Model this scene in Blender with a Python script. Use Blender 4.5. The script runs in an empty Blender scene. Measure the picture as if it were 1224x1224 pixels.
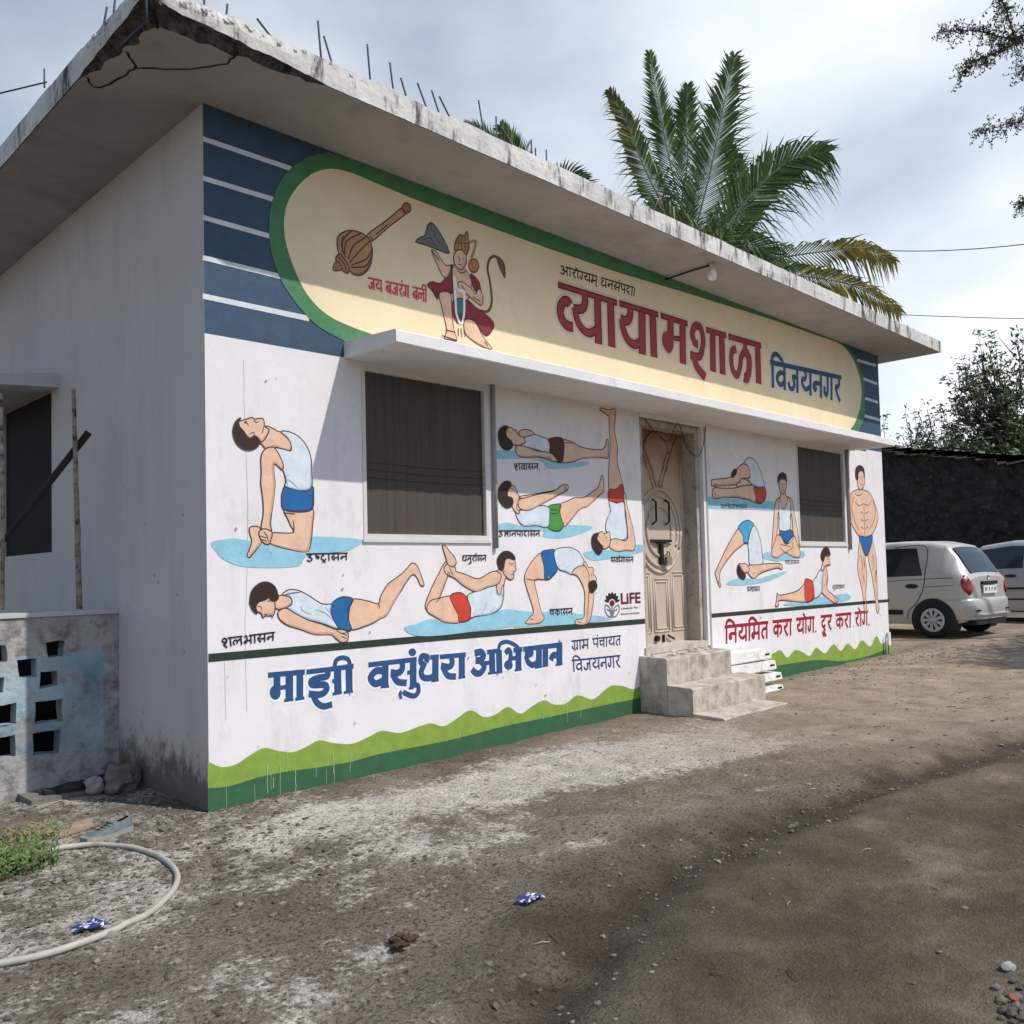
import bpy, bmesh, math, random
from mathutils import Vector, Matrix, noise
from math import radians as R, sin, cos, pi
SC = bpy.context.scene
COL = SC.collection
random.seed(11)

# ------------------------------------------------------------------ camera
CAM = Vector((-2.339, -4.816, 1.313)); YAW, PITCH, ROLL = 0.78497, 0.04171, -0.02398
F, PPY, HALF = 1057.195, 28.446, 612.0
fwd = Vector((sin(YAW)*cos(PITCH), cos(YAW)*cos(PITCH), sin(PITCH)))
r0 = Vector((cos(YAW), -sin(YAW), 0)); u0 = r0.cross(fwd)
RT = r0*cos(ROLL) + u0*sin(ROLL); UP = -r0*sin(ROLL) + u0*cos(ROLL)
cd = bpy.data.cameras.new('camera'); cam = bpy.data.objects.new('camera', cd); COL.objects.link(cam)
M4 = Matrix((RT, UP, -fwd)).transposed().to_4x4(); M4.translation = CAM
cam.matrix_world = M4
cd.sensor_width = 36; cd.lens = 36*F/1224; cd.shift_y = PPY/1224; cd.clip_end = 3000
SC.camera = cam
SC.render.resolution_x = SC.render.resolution_y = 1024

# ------------------------------------------------------------------ light
SUN = Vector((0.244, -0.551, 0.798)).normalized()
sl = bpy.data.lights.new('sun', 'SUN'); sl.energy = 2.9; sl.angle = R(0.55); sl.color = (1, .955, .9)
so = bpy.data.objects.new('sun', sl); COL.objects.link(so); so.location = (5, -20, 30)
so.rotation_euler = SUN.to_track_quat('Z', 'Y').to_euler()
W = bpy.data.worlds.new('World'); SC.world = W; W.use_nodes = True
nt = W.node_tree; nd = nt.nodes; lk = nt.links
bg = nd['Background']; bg.inputs[1].default_value = 0.1
sky = nd.new('ShaderNodeTexSky'); sky.sky_type = 'NISHITA'; sky.sun_disc = False
sky.sun_elevation = math.asin(SUN.z); sky.sun_rotation = math.atan2(SUN.x, SUN.y)
sky.air_density = 1.0; sky.dust_density = 1.0; sky.ozone_density = 2.0
tc = nd.new('ShaderNodeTexCoord'); mp = nd.new('ShaderNodeMapping'); mp.inputs['Scale'].default_value = (1, 1, 1.9)
mp.inputs['Location'].default_value = (.35, .1, .2)
n1 = nd.new('ShaderNodeTexNoise'); n1.inputs['Scale'].default_value = 1.7; n1.inputs['Detail'].default_value = 7; n1.inputs['Roughness'].default_value = .45; n1.inputs['Distortion'].default_value = .25
cr = nd.new('ShaderNodeValToRGB'); cr.color_ramp.elements[0].position = .38; cr.color_ramp.elements[1].position = .60
cr.color_ramp.elements[0].color = (.34, .34, .34, 1); cr.color_ramp.elements[1].color = (.96, .96, .96, 1)
n2 = nd.new('ShaderNodeTexNoise'); n2.inputs['Scale'].default_value = 2.6; n2.inputs['Detail'].default_value = 6
cr2 = nd.new('ShaderNodeValToRGB'); cr2.color_ramp.elements[0].position = .34; cr2.color_ramp.elements[1].position = .64
cr2.color_ramp.elements[0].color = (7.0, 7.5, 8.1, 1); cr2.color_ramp.elements[1].color = (9.3, 9.45, 9.6, 1)
mx = nd.new('ShaderNodeMix'); mx.data_type = 'RGBA'
lk.new(tc.outputs['Generated'], mp.inputs[0]); lk.new(mp.outputs[0], n1.inputs['Vector']); lk.new(mp.outputs[0], n2.inputs['Vector'])
lk.new(n1.outputs['Fac'], cr.inputs[0]); lk.new(n2.outputs['Fac'], cr2.inputs[0])
sxyz = nd.new('ShaderNodeVectorMath'); sxyz.operation = 'DOT_PRODUCT'; sxyz.inputs[1].default_value = (.80, .58, .10)
lk.new(tc.outputs['Generated'], sxyz.inputs[0])
mrg = nd.new('ShaderNodeMapRange'); mrg.interpolation_type = 'SMOOTHSTEP'; mrg.inputs[1].default_value = .55; mrg.inputs[2].default_value = .93; mrg.inputs[3].default_value = .10; mrg.inputs[4].default_value = 1
lk.new(sxyz.outputs['Value'], mrg.inputs[0])
cm = nd.new('ShaderNodeMath'); cm.operation = 'MULTIPLY'; lk.new(cr.outputs[0], cm.inputs[0]); lk.new(mrg.outputs[0], cm.inputs[1])
lk.new(cm.outputs[0], mx.inputs[0]); lk.new(sky.outputs[0], mx.inputs[6]); lk.new(cr2.outputs[0], mx.inputs[7])
lk.new(mx.outputs[2], bg.inputs[0])
SC.view_settings.view_transform = 'Standard'; SC.view_settings.look = 'None'
SC.view_settings.exposure = 0.42; SC.view_settings.gamma = 1
SC.render.engine = 'CYCLES'
SC.cycles.max_bounces = 6; SC.cycles.transparent_max_bounces = 6

# ------------------------------------------------------------------ measuring helpers (photo survey -> metres)
def ray(x, y): return RT*((x-HALF)/F) + UP*(-(y-HALF-PPY)/F) + fwd
def on(a, v, x, y):
    d = ray(x, y); return CAM + d*((v-CAM[a])/d[a])
def dep(x, y, t): return CAM + ray(x, y)*t
def wl(x, y):
    p = on(1, 0, x, y); return (p.x, p.z)
def gz0(x, y):
    return .0138*min(max(x, 0), 14) 
# ------------------------------------------------------------------ materials
def lin(c):
    return tuple((v/12.92 if v <= .04045 else ((v+.055)/1.055)**2.4) for v in c)
def hexc(h): return lin(tuple(int(h[i:i+2], 16)/255 for i in (0, 2, 4)))
MATS = {}
def mat(name, col, rough=.75, var=.12, scale=6, bump=.15, bscale=60, metal=0, grime=None, spec=.35, gscale=3, glo=.55, ghi=.75, trans=0, bdist=.004, gmap=None):
    if name in MATS: return MATS[name]
    if isinstance(col, str): col = hexc(col)
    m = bpy.data.materials.new(name); m.use_nodes = True; MATS[name] = m
    t = m.node_tree; b = t.nodes['Principled BSDF']; L = t.links
    b.inputs['Roughness'].default_value = rough; b.inputs['Metallic'].default_value = metal
    b.inputs['Specular IOR Level'].default_value = spec
    c = t.nodes.new('ShaderNodeTexCoord'); n = t.nodes.new('ShaderNodeTexNoise')
    n.inputs['Scale'].default_value = scale; n.inputs['Detail'].default_value = 6; n.inputs['Roughness'].default_value = .65
    L.new(c.outputs['Object'], n.inputs['Vector'])
    ra = t.nodes.new('ShaderNodeValToRGB'); ra.color_ramp.elements[0].position = .3; ra.color_ramp.elements[1].position = .7
    ra.color_ramp.elements[0].color = tuple(v*(1-var) for v in col)+(1,); ra.color_ramp.elements[1].color = tuple(min(1, v*(1+var)) for v in col)+(1,)
    L.new(n.outputs['Fac'], ra.inputs[0]); out = ra.outputs[0]
    if grime:
        if isinstance(grime, str): grime = hexc(grime)
        g = t.nodes.new('ShaderNodeTexNoise'); g.inputs['Scale'].default_value = gscale; g.inputs['Detail'].default_value = 9; g.inputs['Roughness'].default_value = .72
        if gmap:
            mpp = t.nodes.new('ShaderNodeMapping'); mpp.inputs['Scale'].default_value = gmap; L.new(c.outputs['Object'], mpp.inputs[0]); L.new(mpp.outputs[0], g.inputs['Vector'])
        else: L.new(c.outputs['Object'], g.inputs['Vector'])
        gr = t.nodes.new('ShaderNodeValToRGB'); gr.color_ramp.elements[0].position = glo; gr.color_ramp.elements[1].position = ghi
        L.new(g.outputs['Fac'], gr.inputs[0])
        x = t.nodes.new('ShaderNodeMix'); x.data_type = 'RGBA'; L.new(gr.outputs[0], x.inputs[0]); L.new(out, x.inputs[6]); x.inputs[7].default_value = tuple(grime)+(1,)
        out = x.outputs[2]
    L.new(out, b.inputs['Base Color'])
    if bump:
        n3 = t.nodes.new('ShaderNodeTexNoise'); n3.inputs['Scale'].default_value = bscale; n3.inputs['Detail'].default_value = 5
        L.new(c.outputs['Object'], n3.inputs['Vector'])
        bp = t.nodes.new('ShaderNodeBump'); bp.inputs['Strength'].default_value = bump; bp.inputs['Distance'].default_value = bdist
        L.new(n3.outputs['Fac'], bp.inputs['Height']); L.new(bp.outputs[0], b.inputs['Normal'])
    if trans: b.inputs['Transmission Weight'].default_value = trans
    return m

# ------------------------------------------------------------------ mesh builder
class MB:
    def __init__(s): s.v = []; s.f = []; s.m = []; s.sm = []
    def add(s, vs, fs, mi=0, smooth=False):
        o = len(s.v); s.v += [tuple(v) for v in vs]
        for f in fs: s.f.append(tuple(i+o for i in f)); s.m.append(mi); s.sm.append(smooth)
    def box(s, a, b, mi=0):
        (x0, y0, z0), (x1, y1, z1) = a, b
        s.add([(x0,y0,z0),(x1,y0,z0),(x1,y1,z0),(x0,y1,z0),(x0,y0,z1),(x1,y0,z1),(x1,y1,z1),(x0,y1,z1)],
              [(0,3,2,1),(4,5,6,7),(0,1,5,4),(1,2,6,5),(2,3,7,6),(3,0,4,7)], mi)
    def hexa(s, b4, t4, mi=0):
        s.add(list(b4)+list(t4), [(0,3,2,1),(4,5,6,7),(0,1,5,4),(1,2,6,5),(2,3,7,6),(3,0,4,7)], mi)
    def tube(s, pts, r, n=8, mi=0, cap=True, r1=None):
        pts = [Vector(p) for p in pts]; rings = []; N = len(pts)
        for i, p in enumerate(pts):
            d = (pts[min(i+1, N-1)]-pts[max(i-1, 0)]).normalized()
            a = d.cross(Vector((0, 0, 1)) if abs(d.z) < .9 else Vector((1, 0, 0))).normalized(); b = d.cross(a)
            rr = r if r1 is None else r+(r1-r)*i/(N-1)
            if isinstance(r, (list, tuple)): rr = r[i]
            rings.append([p+a*(cos(2*pi*k/n)*rr)+b*(sin(2*pi*k/n)*rr) for k in range(n)])
        vs = [q for g in rings for q in g]
        fs = [(i*n+k, i*n+(k+1) % n, (i+1)*n+(k+1) % n, (i+1)*n+k) for i in range(N-1) for k in range(n)]
        if cap: fs += [tuple(range(n-1, -1, -1)), tuple((N-1)*n+k for k in range(n))]
        s.add(vs, fs, mi, True)
    def lathe(s, prof, org, axis='Z', n=24, mi=0, cap=True):
        vs = []; org = Vector(org)
        for r, h in prof:
            for k in range(n):
                a = 2*pi*k/n; c, d = r*cos(a), r*sin(a)
                vs.append(org+Vector({'Z': (c, d, h), 'X': (h, c, d), 'Y': (c, h, d)}[axis]))
        P = len(prof)
        fs = [(i*n+k, i*n+(k+1) % n, (i+1)*n+(k+1) % n, (i+1)*n+k) for i in range(P-1) for k in range(n)]
        if cap: fs += [tuple(range(n)), tuple((P-1)*n+k for k in range(n))]
        s.add(vs, fs, mi, True)
    def rock(s, c, r, seed=0, mi=0, sub=1, amp=.35):
        bm = bmesh.new(); bmesh.ops.create_icosphere(bm, subdivisions=sub, radius=1)
        c = Vector(c); rr = Vector(r)
        vs = []
        for v in bm.verts:
            k = 1+amp*noise.noise(v.co*1.7+Vector((seed*7.3, seed*1.9, seed)))
            vs.append(c+Vector((v.co.x*rr.x, v.co.y*rr.y, v.co.z*rr.z))*k)
        fs = [tuple(v.index for v in f.verts) for f in bm.faces]; bm.free()
        s.add(vs, fs, mi)
    # paint on the front wall (plane y=0): points are (X,Z)
    def poly(s, pts, y, mi=0):
        a = sum(pts[i][0]*pts[(i+1) % len(pts)][1]-pts[(i+1) % len(pts)][0]*pts[i][1] for i in range(len(pts)))
        if a < 0: pts = pts[::-1]
        s.add([(p[0], y, p[1]) for p in pts], [tuple(range(len(pts)))], mi)
    def ribbon(s, pts, w, y, mi=0, closed=False, dy=-.00002, taper=0):
        pts = [Vector(p) for p in pts]; out = [pts[0]]
        for p in pts[1:]:
            if (p-out[-1]).length > 1e-5: out.append(p)
        pts = out; N = len(pts)
        if N < 2: return
        if closed: pts = pts+[pts[0]]; N += 1
        L = []
        for i, p in enumerate(pts):
            a = pts[i-1] if i > 0 else (pts[-2] if closed else None); b = pts[i+1] if i < N-1 else (pts[1] if closed else None)
            d1 = (p-a).normalized() if a is not None else None; d2 = (b-p).normalized() if b is not None else None
            if d1 is None: d1 = d2
            if d2 is None: d2 = d1
            t = d1+d2; t = t.normalized() if t.length > 1e-4 else d1
            n = Vector((-t.y, t.x)); k = max(.6, n.dot(Vector((-d1.y, d1.x))))
            ww = w*(1-taper*abs(2*i/(N-1)-1)**2)
            L.append((p+n*(ww/2/k), p-n*(ww/2/k)))
        vs = []
        for i, (a, b) in enumerate(L): vs += [(a.x, y+dy*i, a.y), (b.x, y+dy*i, b.y)]
        s.add(vs, [(2*i+1, 2*i+3, 2*i+2, 2*i) for i in range(N-1)], mi)
    def build(s, name, mats, parent=None, org=None, label=None, kind=None):
        me = bpy.data.meshes.new(name)
        o3 = Vector(org) if org is not None else (rootloc(parent) if parent else Vector((0, 0, 0)))
        me.from_pydata([tuple(Vector(v)-o3) for v in s.v], [], s.f)
        if not isinstance(mats, (list, tuple)): mats = [mats]
        for m in mats: me.materials.append(m)
        me.polygons.foreach_set('material_index', s.m); me.polygons.foreach_set('use_smooth', s.sm); me.update()
        o = bpy.data.objects.new(name, me); COL.objects.link(o)
        if parent: o.parent = parent
        elif org is not None: o.location = o3
        if label: o['label'] = label
        if kind: o['kind'] = kind
        return o
def rootloc(o):
    while o.parent: o = o.parent
    return Vector(o.location)
def thing(name, label, cat, loc=(0, 0, 0), group=None, rz=0):
    o = bpy.data.objects.new(name, None); COL.objects.link(o); o.location = loc; o.rotation_euler = (0, 0, rz); o.empty_display_size = .2
    tag(o, label, cat, group); return o
def tag(o, label, cat, group=None):
    o['label'] = label; o['category'] = cat
    if group: o['group'] = group
    return o
def smooth(pts, closed=True, n=4):
    N = len(pts); out = []
    rng = range(N) if closed else range(N-1)
    for i in rng:
        if closed: p0, p1, p2, p3 = (pts[(i+k-1) % N] for k in range(4))
        else: p0, p1, p2, p3 = pts[max(i-1, 0)], pts[i], pts[i+1], pts[min(i+2, N-1)]
        for k in range(n):
            t = k/n
            out.append(tuple(.5*(2*p1[j]+(p2[j]-p0[j])*t+(2*p0[j]-5*p1[j]+4*p2[j]-p3[j])*t*t+(3*p1[j]-p0[j]-3*p2[j]+p3[j])*t**3) for j in range(len(p1))))
    if not closed: out.append(tuple(pts[-1]))
    return out
def P(st): return [tuple(float(q) for q in w.split(',')) for w in st.split()]

# ------------------------------------------------------------------ ground
def rutline():
    return [Vector(on(2, .02, *q)[:2]) for q in ((560,1300),(640,1224),(700,1130),(800,1040),(880,1005),(960,975),(1000,960),(1100,930),(1180,905),(1240,890))]
RUT = rutline()
def rdist(x, y):
    p = Vector((x, y)); d = 9
    for a, b in zip(RUT, RUT[1:]):
        ab = b-a; t = max(0, min(1, (p-a).dot(ab)/ab.length_squared)); d = min(d, (p-a-ab*t).length)
    return d
def gz(x, y, fine=True):
    z = gz0(x, y)
    if -4 < x < 12 and -6 < y < 3:
        z += .028*noise.noise((x*.8, y*.8, 3.1)) + .012*noise.noise((x*2.7, y*2.7, 1.1))
        if fine: z += .007*noise.noise((x*9, y*9, 5.)) + .004*noise.noise((x*24, y*24, 9.))
        d = rdist(x, y); wob = 1+.5*noise.noise((x*3, y*3, 8))
        z -= .04*math.exp(-(d/(.14*wob))**2)
        z += .02*math.exp(-((d-.30)/.12)**2)+.012*math.exp(-(d/.3)**2)*noise.noise((x*14, y*14, 2))
    return z
def axis(lo, hi, st, far, g=1.35):
    a = [lo+i*st for i in range(int((hi-lo)/st)+1)]; s = st; x = a[-1]
    while x < far: s *= g; x += s; a.append(x)
    s = st; x = a[0]
    while x > -far: s *= g; x -= s; a.insert(0, x)
    return a
XS = axis(-2.6, 8.2, .036, 600); YS = axis(-4.6, 1.5, .034, 600)
def yrut(x):
    if x <= RUT[0].x: return RUT[0].y
    for a, b in zip(RUT, RUT[1:]):
        if a.x <= x <= b.x: return a.y+(b.y-a.y)*(x-a.x)/(b.x-a.x+1e-9)
    return RUT[-1].y
gm = MB(); nx = len(XS)
gv = []; pale = []
for y in YS:
    for x in XS:
        z = gz(x, y); gv.append((x, y, z))
        k = ru = ta = ol = 0.
        if -4 < x < 16 and -7 < y < 3:
            nn = noise.noise((x*.9, y*1.3, 2.2))*.5+noise.noise((x*2.6, y*3.4, 4.4))*.4+noise.noise((x*8, y*9, 6.4))*.3
            yr = yrut(x)
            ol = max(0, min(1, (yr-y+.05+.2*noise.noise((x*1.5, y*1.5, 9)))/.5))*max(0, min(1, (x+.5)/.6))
            band = math.exp(-((y+.62+.10*x+.02*x*x)/(.34+.08*x))**2)*(1 if x > .4 else max(0, 1+(x-.4)/1.1))*max(0, min(1, 1-(x-3.0)/1.6))
            k = max(0, min(1, 1.05*band+nn*.8-.05*(1-band)))
            k2 = max(0, min(1, .42+nn*1.7-.35*math.exp(-(rdist(x, y)/.5)**2)))*max(0, min(1, 1-(x-.8)/1.6))
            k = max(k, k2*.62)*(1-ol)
            d = rdist(x, y); w1_ = .23*(1+.7*noise.noise((x*2.2, y*2.2, 3))); d2 = abs(y-yr+.42+.1*noise.noise((x*1.3, 1, 1)))
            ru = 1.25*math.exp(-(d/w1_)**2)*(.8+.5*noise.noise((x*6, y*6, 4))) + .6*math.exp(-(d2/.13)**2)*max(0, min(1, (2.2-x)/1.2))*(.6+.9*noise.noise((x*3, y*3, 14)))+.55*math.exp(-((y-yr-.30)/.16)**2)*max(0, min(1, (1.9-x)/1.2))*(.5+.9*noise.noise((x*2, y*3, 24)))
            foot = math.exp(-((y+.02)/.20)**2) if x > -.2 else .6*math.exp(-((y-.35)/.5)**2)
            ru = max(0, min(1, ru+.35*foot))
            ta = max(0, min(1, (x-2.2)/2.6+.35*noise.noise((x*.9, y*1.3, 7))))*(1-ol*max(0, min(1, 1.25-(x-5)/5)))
        pale.append((k, ru, ta, ol))
gm.add(gv, [(j*nx+i, j*nx+i+1, (j+1)*nx+i+1, (j+1)*nx+i) for j in range(len(YS)-1) for i in range(nx-1)], 0, True)
def ground_mat():
    m = bpy.data.materials.new('dirt_ground'); m.use_nodes = True; t = m.node_tree; L = t.links; b = t.nodes['Principled BSDF']
    b.inputs['Roughness'].default_value = .95; b.inputs['Specular IOR Level'].default_value = .15
    c = t.nodes.new('ShaderNodeTexCoord')
    def nz(sc, det=8, ro=.65):
        n = t.nodes.new('ShaderNodeTexNoise'); n.inputs['Scale'].default_value = sc; n.inputs['Detail'].default_value = det; n.inputs['Roughness'].default_value = ro
        L.new(c.outputs['Object'], n.inputs['Vector']); return n.outputs['Fac']
    def ramp(src, *els):
        r = t.nodes.new('ShaderNodeValToRGB'); e = r.color_ramp.elements
        for i, (p, col) in enumerate(els):
            q = e[i] if i < 2 else e.new(p)
            q.position = p; q.color = tuple(col)+(1,)
        L.new(src, r.inputs[0]); return r.outputs[0]
    def mix(f, a, bb, mode='MIX'):
        x = t.nodes.new('ShaderNodeMix'); x.data_type = 'RGBA'; x.blend_type = mode
        if isinstance(f, float): x.inputs[0].default_value = f
        else: L.new(f, x.inputs[0])
        for i, s in ((6, a), (7, bb)):
            if isinstance(s, tuple): x.inputs[i].default_value = s+(1,)
            else: L.new(s, x.inputs[i])
        return x.outputs[2]
    at = t.nodes.new('ShaderNodeAttribute'); at.attribute_name = 'pale'
    sp = t.nodes.new('ShaderNodeSeparateXYZ'); L.new(at.outputs['Vector'], sp.inputs[0])
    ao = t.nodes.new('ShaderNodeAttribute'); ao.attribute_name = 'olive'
    def madd(x, m_, a_):
        q = t.nodes.new('ShaderNodeMath'); q.operation = 'MULTIPLY_ADD'; L.new(x, q.inputs[0]); q.inputs[1].default_value = m_
        if isinstance(a_, float): q.inputs[2].default_value = a_
        else: L.new(a_, q.inputs[2])
        return q.outputs[0]
    grey = ramp(nz(1.3), (.3, (.135, .110, .087)), (.55, (.222, .190, .155)), (.75, (.30, .262, .215)))
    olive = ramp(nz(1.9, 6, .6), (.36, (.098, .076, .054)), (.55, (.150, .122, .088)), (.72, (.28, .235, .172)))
    tan = ramp(nz(2.4, 7, .6), (.3, (.27, .215, .155)), (.7, (.44, .36, .27)))
    pc = ramp(nz(5, 6, .7), (.3, (.40, .365, .325)), (.7, (.66, .62, .565)))
    pm = ramp(madd(nz(20, 9, .85), 2.6, madd(sp.outputs[0], 1., -1.3)), (.30, (0, 0, 0)), (.62, (1, 1, 1)))
    col = mix(pm, grey, pc)
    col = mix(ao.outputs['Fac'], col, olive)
    col = mix(sp.outputs[2], col, tan)
    # crumb mottling, weaker where the road is packed smooth
    mot = ramp(nz(52, 4, .7), (.37, (.40, .36, .32)), (.52, (1.1, 1.1, 1.08)))
    soft = ramp(nz(40, 6, .75), (.3, (.72, .71, .70)), (.7, (1.2, 1.2, 1.2)))
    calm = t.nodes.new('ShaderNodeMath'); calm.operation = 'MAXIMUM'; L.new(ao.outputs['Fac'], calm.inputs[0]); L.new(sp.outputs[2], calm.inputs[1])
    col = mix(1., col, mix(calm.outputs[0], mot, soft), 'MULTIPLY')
    big = ramp(nz(6, 7, .7), (.3, (.78, .77, .76)), (.7, (1.18, 1.18, 1.18)))
    col = mix(1., col, big, 'MULTIPLY')
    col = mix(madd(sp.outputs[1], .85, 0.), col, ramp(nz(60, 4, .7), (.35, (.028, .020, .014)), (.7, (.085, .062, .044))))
    L.new(col, b.inputs['Base Color'])
    bp = t.nodes.new('ShaderNodeBump'); bp.inputs['Strength'].default_value = .9; bp.inputs['Distance'].default_value = .02
    h = t.nodes.new('ShaderNodeMath'); h.operation = 'ADD'; L.new(nz(28, 8, .75), h.inputs[0]); L.new(nz(90, 4, .6), h.inputs[1])
    L.new(h.outputs[0], bp.inputs['Height']); L.new(bp.outputs[0], b.inputs['Normal'])
    return m
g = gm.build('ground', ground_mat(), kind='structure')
at = g.data.attributes.new('pale', 'FLOAT_VECTOR', 'POINT')
at.data.foreach_set('vector', [q for k in pale for q in k[:3]])

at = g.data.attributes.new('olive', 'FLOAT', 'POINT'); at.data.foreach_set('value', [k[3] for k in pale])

# ------------------------------------------------------------------ building
ZT, ZS0, ZS1 = 4.1, 4.1, 4.25
XR, YB = 9.49, 6.5
bld = thing('exercise_hall', 'white single storey hall with yoga murals, blue striped top band and crumbling flat roof', 'building')
MW = mat('white_wall_paint', (.74, .71, .72), .8, .05, 2.2, .25, 45, grime=(.40, .38, .37), gscale=2.6, glo=.53, ghi=.92, gmap=(1.6, 1, .6))
MG = mat('grey_plaster', (.50, .49, .49), .85, .09, .9, .3, 30, grime=(.30, .285, .28), gscale=1.6, glo=.55, ghi=.85)
MC = mat('roof_concrete', (.40, .385, .36), .9, .2, 3, .5, 22, grime=(.12, .11, .10), gscale=5, glo=.52, ghi=.72, bdist=.01)
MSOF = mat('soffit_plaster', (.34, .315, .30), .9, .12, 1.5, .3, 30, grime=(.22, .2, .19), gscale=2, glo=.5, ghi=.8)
MDK = mat('dark_void', (.012, .011, .011), .9, .1, 5, 0)
MBROK = mat('broken_concrete', (.10, .092, .085), .95, .5, 14, 1., 30, grime=(.02, .018, .016), gscale=18, glo=.42, ghi=.62, bdist=.03)

def rectwall(mb, xs, zs, holes, f, mi=0):
    for i in range(len(xs)-1):
        for j in range(len(zs)-1):
            cx, cz = (xs[i]+xs[i+1])/2, (zs[j]+zs[j+1])/2
            if any(h[0] < cx < h[1] and h[2] < cz < h[3] for h in holes): continue
            mb.add([f(xs[i], zs[j]), f(xs[i+1], zs[j]), f(xs[i+1], zs[j+1]), f(xs[i], zs[j+1])], [(0, 1, 2, 3)], mi)
W1 = (1.09, 2.23, 1.56, 2.715); W2 = (7.10, 8.32, 1.56, 2.715); DO = (4.14, 5.12, .56, 2.70)
mb = MB()
rectwall(mb, [0, 1.09, 2.23, 4.14, 5.12, 7.10, 8.32, XR], [-.4, .56, 1.56, 2.70, 2.715, ZT], [W1, W2, DO], lambda x, z: (x, 0, z))
for (x0, x1, z0, z1) in (W1, W2, DO):      # reveals
    d = .22
    mb.add([(x0,0,z0),(x0,d,z0),(x0,d,z1),(x0,0,z1)], [(0,1,2,3)], 0); mb.add([(x1,0,z0),(x1,0,z1),(x1,d,z1),(x1,d,z0)], [(0,1,2,3)], 0)
    mb.add([(x0,0,z1),(x0,d,z1),(x1,d,z1),(x1,0,z1)], [(0,1,2,3)], 0); mb.add([(x0,0,z0),(x1,0,z0),(x1,d,z0),(x0,d,z0)], [(0,1,2,3)], 0)
front = mb.build('front_wall', MW, bld, label='white painted front wall covered with painted yoga figures and lettering')
def side_mat():
    m = mat('side_plaster', (.57, .535, .51), .85, .07, .8, .4, 24, grime=(.42, .395, .375), gscale=1.6, glo=.50, ghi=.95, gmap=(1, 2.2, .45))
    t = m.node_tree; L = t.links; b = t.nodes['Principled BSDF']; src = b.inputs['Base Color'].links[0].from_socket
    c = t.nodes.new('ShaderNodeTexCoord'); s = t.nodes.new('ShaderNodeSeparateXYZ'); L.new(c.outputs['Object'], s.inputs[0])
    n = t.nodes.new('ShaderNodeTexNoise'); n.inputs['Scale'].default_value = 7; n.inputs['Detail'].default_value = 10; n.inputs['Roughness'].default_value = .75; L.new(c.outputs['Object'], n.inputs['Vector'])
    a = t.nodes.new('ShaderNodeMath'); a.operation = 'MULTIPLY_ADD'; L.new(n.outputs['Fac'], a.inputs[0]); a.inputs[1].default_value = -.9; L.new(s.outputs['Z'], a.inputs[2])
    r = t.nodes.new('ShaderNodeMapRange'); r.interpolation_type = 'SMOOTHSTEP'; r.inputs[1].default_value = -.06; r.inputs[2].default_value = -.34; L.new(a.outputs[0], r.inputs[0])
    x = t.nodes.new('ShaderNodeMix'); x.data_type = 'RGBA'; L.new(r.outputs[0], x.inputs[0]); L.new(src, x.inputs[6]); x.inputs[7].default_value = (.16, .138, .12, 1); L.new(x.outputs[2], b.inputs['Base Color'])
    return m
MSIDE = side_mat()
# side wall with one opening
SY0, SY1, SZ0, SZ1 = 2.62, 3.93, 1.56, 2.84
mb = MB()
rectwall(mb, [0, SY0, SY1, YB], [-.4, SZ0, SZ1, ZT], [(SY0, SY1, SZ0, SZ1)], lambda y, z: (0, y, z))
for a, b_ in (((0,SY0,SZ0),(.25,SY0,SZ1)), ((0,SY1,SZ0),(.25,SY1,SZ1))):
    mb.add([(0,a[1],SZ0),(.25,a[1],SZ0),(.25,a[1],SZ1),(0,a[1],SZ1)], [(0,1,2,3)])
mb.add([(0,SY0,SZ0),(0,SY1,SZ0),(.25,SY1,SZ0),(.25,SY0,SZ0)], [(0,1,2,3)]); mb.add([(0,SY0,SZ1),(0,SY1,SZ1),(.25,SY1,SZ1),(.25,SY0,SZ1)], [(0,1,2,3)])
sidew = mb.build('side_wall', MSIDE, bld, label='bare grey plastered side wall in shade, damp at its foot')
mb = MB(); mb.add([(0,YB,-.4),(XR,YB,-.4),(XR,YB,ZT),(0,YB,ZT)], [(3,2,1,0)]); mb.add([(XR,0,-.4),(XR,YB,-.4),(XR,YB,ZT),(XR,0,ZT)], [(0,1,2,3)])
mb.build('rear_wall', MG, bld)
mb = MB(); mb.add([(.035,SY0,SZ0),(.035,SY1,SZ0),(.035,SY1,SZ1),(.035,SY0,SZ1)], [(0,1,2,3)])  # near-black sheet across the opening stands in for the unlit room
sw = mb.build('side_window', MDK, bld, label='side window opening with a black sheet for its dark interior')
mb = MB(); mb.hexa([(-.42,2.44,2.80),(0,2.44,2.83),(0,4.3,2.83),(-.42,4.3,2.80)], [(-.42,2.44,2.88),(0,2.44,2.945),(0,4.3,2.945),(-.42,4.3,2.88)])
mb.build('window_lintel', MG, bld, label='grey concrete lintel slab above the side window')
for k in range(9):
    mb = MB(); y0 = .2+random.random()*1.; z0 = .4+random.random()*1.6
    mb.add([(-.003,y0,z0),(-.003,y0+.006,z0+.004),(-.003,y0+.007,z0+.02),(-.003,y0+.001,z0+.016)], [(0,1,2,3)])
    mb.build('plaster_chip', MDK, sidew)

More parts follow.
